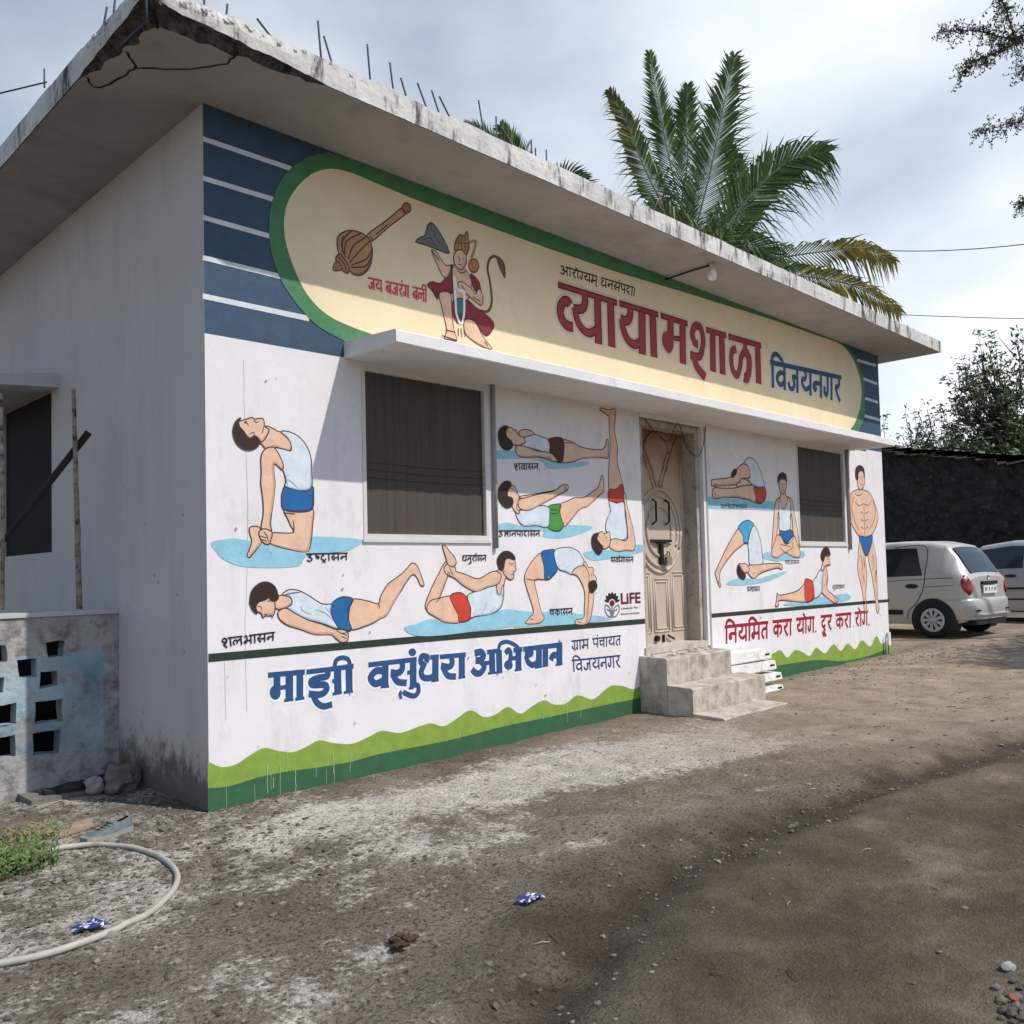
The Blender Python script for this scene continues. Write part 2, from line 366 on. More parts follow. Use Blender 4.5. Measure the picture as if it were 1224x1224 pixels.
# roof slab with spalled near corner
FX0, FX1, FY0 = -.62, 9.97, -.65
mb = MB()
def chip(s, L=1.0):  # damage 0..1 along the edge from the corner
    k = max(0, 1-s/L); return k**.7*(.75+.45*noise.noise((s*6, 1.3, 4))) if k > 0 else 0
def edge(n0, n1, step):
    a = [n0]; 
    while a[-1] < n1-1e-6: a.append(min(n1, a[-1]+(step if a[-1]-n0 < 1.8 else step*3)))
    return a
def run(getp, L, ln, out):
    # ring rows: top-inner, top-edge, mid face, bottom of face, chamfer, soffit inset
    rows = []
    for s in edge(0, L, .035):
        c = chip(s, ln); nz = noise.noise((s*11, 3, out)); n2 = noise.noise((s*29, 8, out)); n3 = noise.noise((s*3, 5, out))
        rough = .022*c+.004
        zt = ZS1+.012*n3+.010*nz*(.5+c)+.006*n2
        zb = ZS0+(.085+.03*nz+.02*n2)*c
        ins = (.16+.07*nz+.04*n2)*c
        rows.append([getp(s, .35, ZS1-.003), getp(s, rough*(n2+1), zt), getp(s, rough*(nz+.6)*.8, (zt+zb)/2), getp(s, rough*(nz+1), zb),
                     getp(s, ins*.55+.01, zb+(.012*n2*c)), getp(s, ins+.012, ZS0+.0015), getp(s, max(.36, ins+.03), ZS0)])
    vs = [v for r in rows for v in r]; k = 7
    for i in range(len(rows)-1):
        for j in range(k-1):
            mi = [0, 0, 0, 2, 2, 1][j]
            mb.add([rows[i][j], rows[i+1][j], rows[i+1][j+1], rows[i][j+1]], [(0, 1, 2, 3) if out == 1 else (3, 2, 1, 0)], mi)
mitre = lambda s, d: max(s, d)
run(lambda s, d, z: (FX0+mitre(s, d) if s < d else FX0+s, FY0+d, z), FX1-FX0, 1.05, 1)
run(lambda s, d, z: (FX0+d, FY0+(d if s < d else s), z), YB+.6-FY0, .85, 2)
mb.add([(FX0+.34, FY0+.34, ZS1-.004), (FX1, FY0+.34, ZS1-.004), (FX1, YB+.6, ZS1-.004), (FX0+.34, YB+.6, ZS1-.004)], [(0,1,2,3)], 0)
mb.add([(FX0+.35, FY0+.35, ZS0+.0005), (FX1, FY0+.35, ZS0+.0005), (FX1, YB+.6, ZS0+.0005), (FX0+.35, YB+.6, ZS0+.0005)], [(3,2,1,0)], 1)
mb.add([(FX1, FY0, ZS0), (FX1, YB+.6, ZS0), (FX1, YB+.6, ZS1), (FX1, FY0, ZS1)], [(0,1,2,3)], 0)
# exposed broken core at the corner
MEDGE = mat('weathered_slab_edge', (.60, .585, .55), .9, .2, 4, .6, 25, grime=(.06, .055, .05), gscale=7, glo=.52, ghi=.62, bdist=.012, gmap=(1, 1, .25))
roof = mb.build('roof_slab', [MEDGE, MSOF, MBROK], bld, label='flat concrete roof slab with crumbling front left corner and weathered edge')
# lumps of loose aggregate on the damaged edge
mb = MB()
for k in range(150):
    s = random.random()**1.6*1.3; t = random.random()
    z = ZS1-.02-random.random()*.05*(1-s/1.4) + (.012 if t < .4 else 0); r = .010+random.random()*.016
    p = (FX0+s, FY0+.012+random.random()*.03, z) if random.random() < .55 else (FX0+.012+random.random()*.03, FY0+s*1.2, z)
    mb.rock(p, (r, r, r*.8), k, 0, 1, .5)
mb.build('loose_aggregate', MEDGE, roof, kind='stuff')
# crack lines on the soffit
mb = MB()
def soffit(pts, w, name=None):
    v = []
    q = [on(2, ZS0-.002, *p) for p in pts]
    sub = smooth([tuple(p) for p in q], False, 5)
    for i, p in enumerate(sub):
        d = Vector(sub[min(i+1, len(sub)-1)])-Vector(sub[max(i-1, 0)]); n = Vector((-d.y, d.x, 0)).normalized()
        ww = w*(.6+.7*abs(noise.noise((i*.8, 2, 2)))); jx = .012*noise.noise((i*.5, 6, 1))
        v += [Vector(p)+n*(ww/2+jx), Vector(p)-n*(ww/2-jx)]
    mb.add(v, [(2*i, 2*i+2, 2*i+3, 2*i+1) for i in range(len(sub)-1)])
soffit(P('103,92 112,104 125,103 150,90 162,82 200,83 235,82 270,76 281,66 284,62'), .016)
soffit(P('150,62 160,75 162,82'), .02)
mb.build('soffit_crack', MDK, roof)
# rebars standing out of the roof edge
MR = mat('rebar_steel', (.06, .07, .10), .7, .3, 30, .2, 120)
bars = [((121,46),(128,8),-.45),((133,36),(138,-6),-.4),((150,20),(155,-2),-.35),((244,12),(244,-6),-.5),((271,25),(272,5),-.5),((285,40),(284,24),-.5),
        ((327,49),(307,22),-.5),((384,73),(380,25),-.5),((399,82),(387,43),-.45),((443,101),(439,53),-.45),((472,115),(466,75),-.45),((487,122),(479,93),-.45),
        ((510,132),(499,99),-.45),((526,139),(516,108),-.45),((540,146),(525,115),-.45),((578,161),(572,120),-.3),((594,168),(593,139),-.3),
        ((635,190),(635,167),-.3),((625,185),(635,167),-.3),((641,193),(640,177),-.3),((654,198),(653,179),-.3)]
for (b0, t0, yy) in bars:
    mb = MB()
    if b0[0] < 160: a, b_ = on(0, -.5, *b0), on(0, -.5, *t0)
    else: a, b_ = on(1, yy, *b0), on(1, yy, *t0)
    a = a+(a-b_)*((a.z-(ZS1-.04))/max(.05, b_.z-a.z))
    mid = (a+b_)/2+Vector((random.uniform(-.008, .008), 0, 0))
    mb.tube([a, mid, b_], .0062, 6); mb.build('rebar', MR, roof)
mb = MB(); mb.tube([on(0,-.6,53,105), on(0,-.6,53,82)], .005, 6); mb.build('rebar', MR, roof)
mb = MB(); mb.tube([(FX0+.03,FY0+.03,ZS1-.03),(FX0+.035,FY0+.03,ZS0+.05),(FX0+.04,FY0+.035,ZS0-.06)], .006, 6)
mb.tube([(FX0+.04,FY0+.035,ZS0-.05),(FX0+.05,FY0+.2,ZS0-.02),(FX0+.06,FY0+.42,ZS0+.01)], .005, 6); mb.build('rebar', MR, roof, label='bent rebar hanging bare at the broken corner')

# window hood over front
HX0, HX1, HY = .956, 8.52, -.56
MH = mat('hood_concrete', (.74, .72, .71), .85, .07, 3, .35, 30, grime=(.30, .28, .26), gscale=6, glo=.6, ghi=.8, gmap=(1, 1, .4))
mb = MB(); n = 90
rows = []
for i in range(n+1):
    x = HX0+(HX1-HX0)*i/n; a = noise.noise((x*5, 1, 1))*.005; c = noise.noise((x*2, 4, 1))*.004
    rows.append([(x,-.0005,2.742),(x,HY+.01,2.733+c),(x,HY,2.742+c),(x,HY+c,2.812+a),(x,HY+.012,2.82+a),(x,-.0005,2.85)])
for i in range(n):
    for j in range(5): mb.add([rows[i][j], rows[i+1][j], rows[i+1][j+1], rows[i][j+1]], [(0,1,2,3)], 0)
mb.add(rows[0], [tuple(range(6))]); mb.add(rows[-1], [tuple(range(5,-1,-1))])
mb.build('window_hood', MH, bld, label='long white concrete sunshade slab above the windows and door')

# windows
MFR = mat('cream_window_frame', (.62, .59, .57), .6, .06, 8, .1, 60)
def pane_mat():
    m = bpy.data.materials.new('brown_mesh_pane'); m.use_nodes = True; t = m.node_tree; L = t.links; b = t.nodes['Principled BSDF']
    c = t.nodes.new('ShaderNodeTexCoord'); mp = t.nodes.new('ShaderNodeMapping'); mp.inputs['Scale'].default_value = (14, 1, .5)
    n = t.nodes.new('ShaderNodeTexNoise'); n.inputs['Scale'].default_value = 2; n.inputs['Detail'].default_value = 4
    L.new(c.outputs['Object'], mp.inputs[0]); L.new(mp.outputs[0], n.inputs['Vector'])
    r = t.nodes.new('ShaderNodeValToRGB'); r.color_ramp.elements[0].position = .3; r.color_ramp.elements[1].position = .72
    r.color_ramp.elements[0].color = (.044, .033, .027, 1); r.color_ramp.elements[1].color = (.078, .058, .047, 1)
    L.new(n.outputs['Fac'], r.inputs[0]); L.new(r.outputs[0], b.inputs['Base Color']); b.inputs['Roughness'].default_value = .7
    return m
MPN = pane_mat(); MPN2 = mat('faded_cord', (.11, .085, .07), .8, .2, 20, 0)
def window(w, lab):
    x0, x1, z0, z1 = w; fw = .028
    mb = MB()
    mb.box((x0,-.005,z0),(x0+fw,.10,z1)); mb.box((x1-fw,-.005,z0),(x1,.10,z1)); mb.box((x0+fw,-.005,z1-fw),(x1-fw,.10,z1)); mb.box((x0+fw,-.005,z0),(x1-fw,.10,z0+fw*1.2))
    f = mb.build('window', MFR, bld, label=lab)
    mb = MB(); N = 44; v = []
    for i in range(N+1):
        x = x0+fw+(x1-x0-2*fw)*i/N; d = .026+.002*sin(i*.9)+.004*noise.noise((i*.35, w[0], 2))
        v += [(x, d, z0+fw), (x, d+.004*noise.noise((i*.5, 3, 3)), (z0+z1)/2), (x, d, z1-fw)]
    mb.add(v, [q for i in range(N) for q in ((3*i,3*i+3,3*i+4,3*i+1),(3*i+1,3*i+4,3*i+5,3*i+2))], 0, True)
    mb.build('pane', MPN, f)
    for q_ in range(3):
        mb = MB(); zq = z0+(z1-z0)*(.36+.045*q_); mb.tube([(x0+fw,.016,zq),((x0+x1)/2,.017,zq-.006),(x1-fw,.016,zq+.003)], .0028, 5); mb.build('cord', MPN2, f)
    mb = MB(); mb.box((x0-.01,-.014,z0-.022),(x1+.02,-.0005,z0-.001)); mb.build('sill', MFR, f)
window(W1, 'larger dark curtained window left of the door'); window(W2, 'dark curtained window right of the door')
MPI = mat('grey_pipe', (.33, .31, .31), .5, .1, 9, .1, 50)
mb = MB(); mb.tube([(2.285,-.019,1.50),(2.285,-.019,2.745)], .018, 12); mb.build('conduit_pipe', MPI, bld, label='grey vertical pipe beside the left window')
mb = MB(); mb.tube([(8.385,-.02,1.50),(8.385,-.02,2.74)], .02, 10); mb.build('conduit_pipe', MPI, bld)
# stub post at the right end
mb = MB(); mb.box((9.385,-.035,.24),(9.455,-.0115,.41), 0); mb.box((9.385,-.035,.14),(9.455,-.0115,.24), 1); mb.box((9.385,-.035,-.1),(9.455,-.0115,.14), 2)
STUB = mb
mb = MB(); mb.tube([(9.30,-.035,-.05),(9.30,-.035,.36)], .016, 8); mb.build('drain_pipe', MPI, bld)

# door
dr = MB(); d0 = .17
x0, x1, z0, z1 = DO
def door_mat():
    m = bpy.data.materials.new('weathered_door_panel'); m.use_nodes = True; t = m.node_tree; L = t.links; b = t.nodes['Principled BSDF']
    c = t.nodes.new('ShaderNodeTexCoord'); s = t.nodes.new('ShaderNodeSeparateXYZ'); L.new(c.outputs['Object'], s.inputs[0])
    n = t.nodes.new('ShaderNodeTexNoise'); n.inputs['Scale'].default_value = 5; n.inputs['Detail'].default_value = 8; L.new(c.outputs['Object'], n.inputs['Vector'])
    a = t.nodes.new('ShaderNodeMath'); a.operation = 'MULTIPLY_ADD'; L.new(n.outputs['Fac'], a.inputs[0]); a.inputs[1].default_value = .5; L.new(s.outputs['Z'], a.inputs[2])
    r = t.nodes.new('ShaderNodeValToRGB'); e = r.color_ramp.elements
    mr = t.nodes.new('ShaderNodeMapRange'); mr.inputs[1].default_value = .8; mr.inputs[2].default_value = 3.0; L.new(a.outputs[0], mr.inputs[0])
    e[0].position = .6; e[0].color = (.49, .405, .325, 1); e[1].position = .95; e[1].color = (.20, .075, .04, 1)
    q = e.new(.78); q.color = (.38, .25, .17, 1)
    L.new(mr.outputs[0], r.inputs[0]); L.new(r.outputs[0], b.inputs['Base Color']); b.inputs['Roughness'].default_value = .6
    return m
MDO = door_mat(); MJ = mat('door_frame_wood', (.42, .38, .34), .7, .15, 12, .2, 60, grime=(.13, .08, .055), gscale=6, glo=.5, ghi=.68)
dr.box((x0+.06,d0,z0+.05),(x1-.06,d0+.04,z1-.06))
door = dr.build('door', MDO, bld, label='weathered panelled door, reddish brown at top and faded beige below')
mb = MB()
mb.box((x0,.02,z0),(x0+.06,.215,z1)); mb.box((x1-.06,.02,z0),(x1,.215,z1)); mb.box((x0+.06,.02,z1-.06),(x1-.06,.215,z1))
mb.build('door_frame', MJ, door)
mb = MB(); mb.box((x0-.02,-.02,z0-.01),(x1+.05,.215,z0+.05)); mb.build('door_sill', mat('worn_sill', (.50, .45, .39), .9, .2, 9, .4, 40, grime=(.25, .2, .16), gscale=8), door)
mb = MB()   # raised mouldings
def mould(pts, r=.017, closed=False):
    q = smooth(pts, closed, 6)
    if closed: q.append(q[0])
    mb.tube([(p[0], d0-.003, p[1]) for p in q], r, 6)
cx = (x0+x1)/2+.0; zm = z0+1.12; hw = .36
for k, (a, c) in enumerate(((.355, .40), (.30, .34), (.20, .24))):
    mould([(cx+a*cos(t*pi/4), zm+c*sin(t*pi/4)) for t in range(8)], .017, True)
for s in (-1, 1):
    mould([(cx+s*.06, zm+.40), (cx+s*.16, zm+.62), (cx+s*.30, zm+.86), (cx+s*.36, zm+.92)]); mould([(cx+s*.02, zm+.43), (cx+s*.10, zm+.62), (cx+s*.20, zm+.80), (cx+s*.10, zm+.92), (cx, zm+.94)])
    for w_ in ((.08, .28), (.11, .25)):
        pass
    mould([(cx+s*.38, zm+.1), (cx+s*.38, zm+.7)], .009)
for (a, b_) in ((-.39, -.17), (-.12, .12), (.17, .39)):
    for e_ in (0, .03):
        zt = zm-.46 if a == -.12 else zm-.40
        q = [(cx+a+e_, z0+.16+e_), (cx+b_-e_, z0+.16+e_), (cx+b_-e_, zt-e_), (cx+a+e_, zt-e_)]
        for i in range(4): mb.tube([(q[i][0], d0-.002, q[i][1]), (q[(i+1) % 4][0], d0-.002, q[(i+1) % 4][1])], .008, 6)
mb.build('panel_moulding', MDO, door)
MIR = mat('dark_iron', (.03, .025, .022), .5, .3, 30, .1, 90, metal=.6)
mb = MB()
mb.box((cx-.17,d0-.035,zm-.11),(cx+.16,d0-.012,zm-.085)); mb.box((cx-.02,d0-.035,zm-.32),(cx+.022,d0-.01,zm-.11)); mb.box((cx-.07,d0-.03,zm-.125),(cx+.07,d0-.01,zm-.09))
hd = mb.build('door_latch', MIR, door)
mb = MB(); mb.tube([(cx+.05,d0-.05,zm-.26),(cx+.05,d0-.05,zm-.20),(cx+.09,d0-.05,zm-.20),(cx+.09,d0-.05,zm-.26)], .008, 6); mb.box((cx+.03,d0-.065,zm-.33),(cx+.11,d0-.035,zm-.25)); mb.build('padlock', mat('brass_lock', (.35, .31, .25), .4, .1, 20, 0, metal=.7), door)
for s in (-1, 1):
    mb = MB(); mb.tube([(cx+s*.105,d0-.004,zm+.06),(cx+s*.105,d0-.05,zm+.09),(cx+s*.105,d0-.05,zm+.27),(cx+s*.105,d0-.004,zm+.30)], .010, 8); mb.build('door_handle', MIR, door)
mb = MB()
mb.lathe([(.03,-.03),(.03,.0)], (cx-.10,d0,z0+.10), 'Y', 10); mb.build('door_stop', MIR, door); mb = MB(); mb.box((cx+.0,d0-.02,z0+.06),(cx+.02,d0,z0+.13)); mb.build('door_bolt', MIR, door); mb = MB(); mb.tube([(cx+.07,d0-.02,z0+.12),(cx+.16,d0-.03,z0+.08)], .010, 6); mb.build('door_bolt', MIR, door)
# door surround mouldings
mb = MB()
mb.box((x0-.0,-.03,z1+.0),(x1+.10,.02,z1+.045)); mb.box((x1+.0,-.025,z0-.0),(x1+.035,-.0004,z1)); 
mb.build('door_surround', MW, bld)
mb = MB(); mb.box((x1+.04,-.022,z0-.06),(x1+.075,-.0004,z1)); mb.build('trim_strip', MPI, bld)
# leaf garland over the door
gt = thing('leaf_garland', 'dry dark leaf garland hanging across the top of the door', 'garland', (x0+.5, -.05, z1))
mb = MB(); pts = [(x0+.02, z1-.02), (x0+.20, z1-.14), (x0+.38, z1-.19), (x0+.55, z1-.01), (x0+.68, z1-.22), (x0+.85, z1-.30), (x1-.02, z1-.2), (x1+.05, z1+.02)]
gp = smooth(pts, False, 8)
mb.tube([(p[0], -.045, p[1]) for p in gp], .004, 5); mb.build('string', MIR, gt)
mb = MB()
for i, p in enumerate(gp):
    if random.random() < .75:
        a = random.uniform(-.6, .6); l = random.uniform(.03, .055); w_ = .011
        dx, dz = sin(a), -cos(a)
        mb.add([(p[0],-.05,p[1]),(p[0]+dx*l*.5+dz*w_,-.062,p[1]+dz*l*.5-dx*w_),(p[0]+dx*l,-.055,p[1]+dz*l),(p[0]+dx*l*.5-dz*w_,-.045,p[1]+dz*l*.5+dx*w_)], [(0,1,2,3)])
mb.build('leaf', mat('dry_leaf', (.035, .028, .02), .8, .4, 30, 0), gt, kind='stuff')

# ------------------------------------------------------------------ mural paint
PC = {'blueband': (.035, .075, .13), 'stripe': (.62, .64, .66), 'green': (.06, .20, .085), 'darkgreen': (.035, .115, .05), 'cream': (.78, .645, .42),
      'line': (.022, .035, .025), 'lime': (.22, .33, .05), 'water': (.27, .53, .65), 'S': (.72, .47, .33), 'V': (.62, .68, .73), 'B': (.012, .12, .33), 'R': (.56, .055, .03),
      'N': (.10, .022, .016), 'G': (.06, .27, .05), 'H': (.03, .014, .012), 'L': (.06, .035, .035), 'title': (.33, .035, .032), 'titledk': (.10, .012, .014), 'halo': (.66, .50, .40), 'whitehalo': (.78, .75, .76),
      'navy': (.02, .075, .20), 'steel': (.035, .07, .115), 'crim': (.30, .008, .035), 'red': (.50, .045, .03), 'black': (.012, .012, .016), 'indigo': (.03, .035, .14),
      'wood': (.36, .17, .07), 'wood2': (.52, .28, .12), 'hill': (.17, .16, .17), 'gold': (.45, .22, .09), 'maroon': (.25, .025, .035), 'tealp': (.05, .18, .17), 'white': (.8, .78, .76), 'olive': (.13, .09, .035), 'lifered': (.14, .012, .035), 'grey': (.2, .2, .22), 'blush': (.62, .30, .20), 'vshade': (.36, .47, .55), 'skyb': (.06, .32, .56), 'muscle': (.60, .36, .23), 'sdark': (.56, .325, .21), 'bdark': (.008, .06, .20), 'rdark': (.33, .03, .018), 'gdark': (.03, .15, .03), 'gdk2': (.26, .11, .04), 'mdark': (.13, .012, .018)}
def pm(k): return mat('paint_'+k, PC[k], .62, .06 if k == 'cream' else .14, 3 if k == 'cream' else 9, .3, 40, grime=tuple(v*.6+.012 for v in PC[k]), gscale=11 if k != 'cream' else 2.5, glo=.58, ghi=.95 if k == 'cream' else .82)
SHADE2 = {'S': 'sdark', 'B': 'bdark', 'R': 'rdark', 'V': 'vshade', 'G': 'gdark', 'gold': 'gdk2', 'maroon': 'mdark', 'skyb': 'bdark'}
class Paint:   # collects several colours into one mesh
    def __init__(s, y=-.002): s.mb = MB(); s.keys = []; s.y = y
    def mi(s, k):
        if k not in s.keys: s.keys.append(k)
        return s.keys.index(k)
    def step(s, d=.0001): s.y -= d
    def fill(s, k, pts, out=None, ow=.008):
        s.mb.poly(pts, s.y, s.mi(k)); s.step()
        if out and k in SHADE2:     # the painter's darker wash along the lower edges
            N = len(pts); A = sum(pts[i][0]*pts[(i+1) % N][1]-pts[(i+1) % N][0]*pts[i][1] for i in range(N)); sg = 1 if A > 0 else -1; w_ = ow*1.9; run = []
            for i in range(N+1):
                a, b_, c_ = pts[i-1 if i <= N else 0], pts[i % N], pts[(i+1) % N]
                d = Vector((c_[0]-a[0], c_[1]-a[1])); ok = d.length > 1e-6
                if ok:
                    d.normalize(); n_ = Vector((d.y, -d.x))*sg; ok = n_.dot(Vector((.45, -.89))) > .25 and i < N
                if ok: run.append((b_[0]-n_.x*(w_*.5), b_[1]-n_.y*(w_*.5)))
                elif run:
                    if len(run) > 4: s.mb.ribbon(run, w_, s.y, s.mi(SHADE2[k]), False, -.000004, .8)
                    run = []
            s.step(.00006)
        if out: s.mb.ribbon(pts, ow, s.y, s.mi(out), True, 0); s.step()
    def line(s, k, pts, w, dy=-.00002, taper=0): s.mb.ribbon(pts, w, s.y, s.mi(k), False, dy, taper); s.step(.00006)
    def build(s, name, label=None, parent=None): return s.mb.build(name, [pm(k) for k in s.keys], parent or front, label=label)
def T(ox, oy, sc):
    return lambda st: [wl(ox+a*sc, oy+b*sc) for a, b in (P(st) if isinstance(st, str) else st)]
px = T(0, 0, 1)
# top band: blue field, white stripes, green pill, cream pill
p = Paint(-.002)
zb0, zb1 = px('246,398 1052,540')
p.fill('blueband', [(0.001, zb0[1]), (XR-.001, zb1[1]), (XR-.001, ZT-.001), (0.001, ZT-.001)])
p.build('painted_band', 'blue band along the top of the front wall')
for q, w_ in (('240,166 348,202', 6), ('240,213 328,239', 6), ('240,260 324,283', 6), ('240,308 336,331', 6), ('240,354 369,381', 6.5), ('1024,430.5 1046.5,437', 3.2), ('1030,452 1048,459', 3.2), ('1032,475.5 1049,481', 3.2), ('1031,496.5 1051,502', 3.4)):
    a, b_ = P(q); h = w_/2; p = Paint(-.004)
    p.fill('stripe', [wl(max(a[0], 242), a[1]-h), wl(b_[0], b_[1]-h), wl(b_[0], b_[1]+h), wl(max(a[0], 242), a[1]+h)]); p.build('painted_stripe')
def clampz(pts, hi, lo=2.6): return [(x, min(max(z, lo), hi)) for x, z in pts]
go_l = smooth(P('391,182 364,190 340,209 326,237 321,268 324,302 336,336 357,367 381,391 412,408'), False, 4)
go_r = smooth(P('1033,500 1033.5,468 1030,446 1018,422 1000,406'), False, 4)
p = Paint(-.0055)
ol = [wl(*q) for q in go_l]; orr = [wl(*q) for q in go_r]
p.fill('green', clampz(ol+[(1.6, 2.78), (9.0, 2.78), wl(1026,514)]+orr+[(8.3, ZT-.002), (1.0, ZT-.002)], ZT-.002))
p.build('painted_oval', 'green painted oval border on the blue band')
ci_l = smooth(P('420,207 395,202 371,209 350,230 340,254 340,285 350,319 367,353 391,377 420,391 445,400'), False, 4)
ci_r = smooth(P('1016,513 1022,504 1028,484 1029,464 1025,444 1017,426 1006,413 992,406 980,402.5'), False, 4)
p = Paint(-.007)
p.fill('cream', [wl(*q) for q in ci_l]+[(1.7, 2.79), (8.7, 2.79)]+[wl(*q) for q in ci_r]+[wl(*q) for q in P('920,381.5 820,350.5 735,325 654,297 560,263 491,237')])
p.build('painted_panel', 'cream painted panel carrying the hall name')
# green line and wave along the foot
p = Paint(-.002)
p.fill('line', px('249,781.5 520,758.5 771,739.5 771,745.5 520,766.5 249,791.5')); p.build('painted_line', 'dark green line left of the door')
p = Paint(-.002)
p.fill('line', px('850,733.5 1063,716 1063,719.5 850,738.5')); p.build('painted_line', 'dark line right of the door')
wv = smooth(P('248,910 264,916.5 281,914 298,903 315,894 333,897.5 350,899 365,893 381,885 398,888 420,889 440,881 456,873.5 478,876 500,868.5 515,864.5 530,868 545,859.5 562,849 578,857 592,854 607,845 622,853 636,844 650,837 662,842 676,841 690,831 708,836 720,827 731,819.5 744,820 755,823.5 762,822 771,815'), False, 4)
dk = smooth(P('248,942 274,939.5 309,929 343,922 381,917 420,910 454,901 535,885 602,868 656,857 716,844 771,833'), False, 4)
for nm, lab, top in (('lime', 'lime green painted wave', wv), ('darkgreen', 'dark green painted skirting', dk)):
    p = Paint(-.002 if nm == 'lime' else -.004)
    q = [wl(*a) for a in top]
    p.fill(nm, q+[(q[-1][0], -.25), (q[0][0], -.25)]); p.build('painted_skirting', lab+' along the foot of the wall left of the steps')
wv = smooth(P('880,780 900,776 912,778 922,782 932.6,777 941,786 950,777 960,780 968,784 975.5,774 986,781 996,770 1005,778 1013,769 1022,776 1030,765 1040,773 1047.5,760 1054,770 1064.5,759'), False, 4)
dk = smooth(P('880,803 926,796 975,789 1010,790 1044,782 1065,772'), False, 4)
for nm, lab, top in (('lime', 'lime green painted wave', wv), ('darkgreen', 'dark green painted skirting', dk)):
    p = Paint(-.002 if nm == 'lime' else -.004)
    q = [wl(*a) for a in top]
    p.fill(nm, q+[(q[-1][0], -.25), (q[0][0], -.25)]); p.build('painted_skirting', lab+' along the foot of the wall right of the steps')

# ---- figures
CA, CE, CF, CD, CG, CH, CB = T(240,460,.2616), T(290,650,.1961), T(500,640,.22876), T(580,480,.1634), T(840,530,.1635), T(910,500,.237), T(380,220,.19608)
FIGN = [0]
def figure(label, C, parts, lw=.007):
    FIGN[0] += 1; p = Paint(-.002-.00035*(FIGN[0] % 6))
    for k, st in parts:
        if k == 'water': p.fill('water', smooth(C(st), True, 3))
        elif k[0] == '-':      # line
            p.line(k[1:] or 'L', smooth(C(st), False, 4), lw*.8, taper=.5)
        elif k[0] == '+':      # fill without outline
            p.fill(k[1:], smooth(C(st), True, 4))
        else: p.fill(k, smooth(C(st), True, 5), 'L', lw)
    return p.build('painted_figure', label)
figure('painted man in blue trunks kneeling and bending backwards to hold his heels', CA, [
 ('water', '45,720 110,706 160,702 230,712 400,705 520,693 620,697 705,703 740,716 700,745 660,760 560,770 480,785 445,828 300,836 180,828 100,795 70,762'),
 ('S', '265,650 245,646 226,650 220,665 226,690 232,712 222,750 210,780 222,790 240,770 256,750 272,728 285,700 275,670'),
 ('S', '382,572 450,583 512,568 510,640 505,700 497,745 482,762 430,758 325,730 315,700 320,676 420,676 408,640 395,610'),
 ('B', '390,460 460,485 508,465 515,500 508,568 450,582 378,570 368,520 372,490'),
 ('S', '330,200 350,212 385,222 402,250 412,280 405,302 380,298 340,285 300,292 272,266 250,240 290,190'),
 ('V', '335,290 380,295 408,302 412,280 400,250 365,216 400,214 450,240 485,285 503,340 506,400 504,470 460,484 388,466 388,440 382,410 372,385 358,335'),
 ('S', '335,288 300,290 280,310 273,345 275,400 273,450 282,520 284,590 275,655 300,675 322,672 318,625 332,520 338,450 333,400 334,360 352,372 370,388 376,370 364,335'),
 ('S', '270,665 290,658 318,668 325,685 318,710 310,728 290,726 272,705 264,682'),
 ('S', '170,170 205,158 232,150 246,158 258,155 280,154 288,170 290,190 310,208 290,250 268,262 240,250 190,226 174,192'),
 ('H', '180,152 158,168 146,205 150,240 168,275 205,298 245,292 270,264 258,240 240,234 222,246 205,228 190,206 176,192 172,170'),
 ('-', '198,178 208,174 218,190'), ('-', '196,172 210,166'), ('-', '240,160 250,172 262,168'), ('-', '285,190 282,210 276,222'), ('-', '220,225 240,218 242,238'), ('-', '268,690 300,700'), ('-', '275,705 300,715'), ('-', '285,668 300,690 305,715'), ('-vshade', '385,430 410,440 440,470'), ('-vshade', '395,460 390,420 405,410'), ('-', '420,620 425,650 420,676'), ('-', '380,585 430,590')], .0075)
figure('painted man in blue trunks lying face down with both legs raised', CE, [
 ('S', '668,338 760,348 825,365 838,325 855,290 890,240 960,190 1000,150 1030,118 1060,130 1080,175 1105,250 1085,255 1060,205 1035,190 1000,230 970,280 920,360 890,420 865,445 840,455 780,490 660,525 645,460 650,400'),
 ('B', '540,368 575,335 620,322 672,338 652,390 645,460 662,525 605,532 565,505 540,440 535,400'),
 ('S', '185,345 225,315 280,320 302,345 290,375 255,392 215,400 195,385'),
 ('V', '240,310 280,280 340,285 400,315 480,365 540,370 535,410 550,460 578,518 480,485 400,465 340,440 290,405 262,394 296,370 297,340 280,322'),
 ('S', '225,405 265,393 320,425 400,465 480,490 560,520 612,524 640,545 638,590 605,602 570,580 535,552 440,550 350,520 270,495 225,460 213,425'),
 ('S', '85,350 150,320 190,345 196,400 184,440 168,436 155,440 140,436 122,450 112,425 88,412 78,380'),
 ('H', '42,350 55,285 100,242 150,234 195,262 216,320 205,345 175,350 160,330 130,345 98,355 80,385 84,425 60,405 44,370'),
 ('-', '90,385 105,380 118,405'), ('-', '125,430 150,428'), ('-', '155,320 165,345 145,350'), ('-', '600,545 635,560'), ('-', '600,565 632,578'), ('-', '570,525 600,545 640,540'), ('-', '825,365 832,380 830,395'), ('-', '258,310 300,300 350,295'), ('-vshade', '350,380 370,410 420,430'), ('-vshade', '440,400 500,420 545,460'), ('-vshade', '500,380 530,420')], .0075)
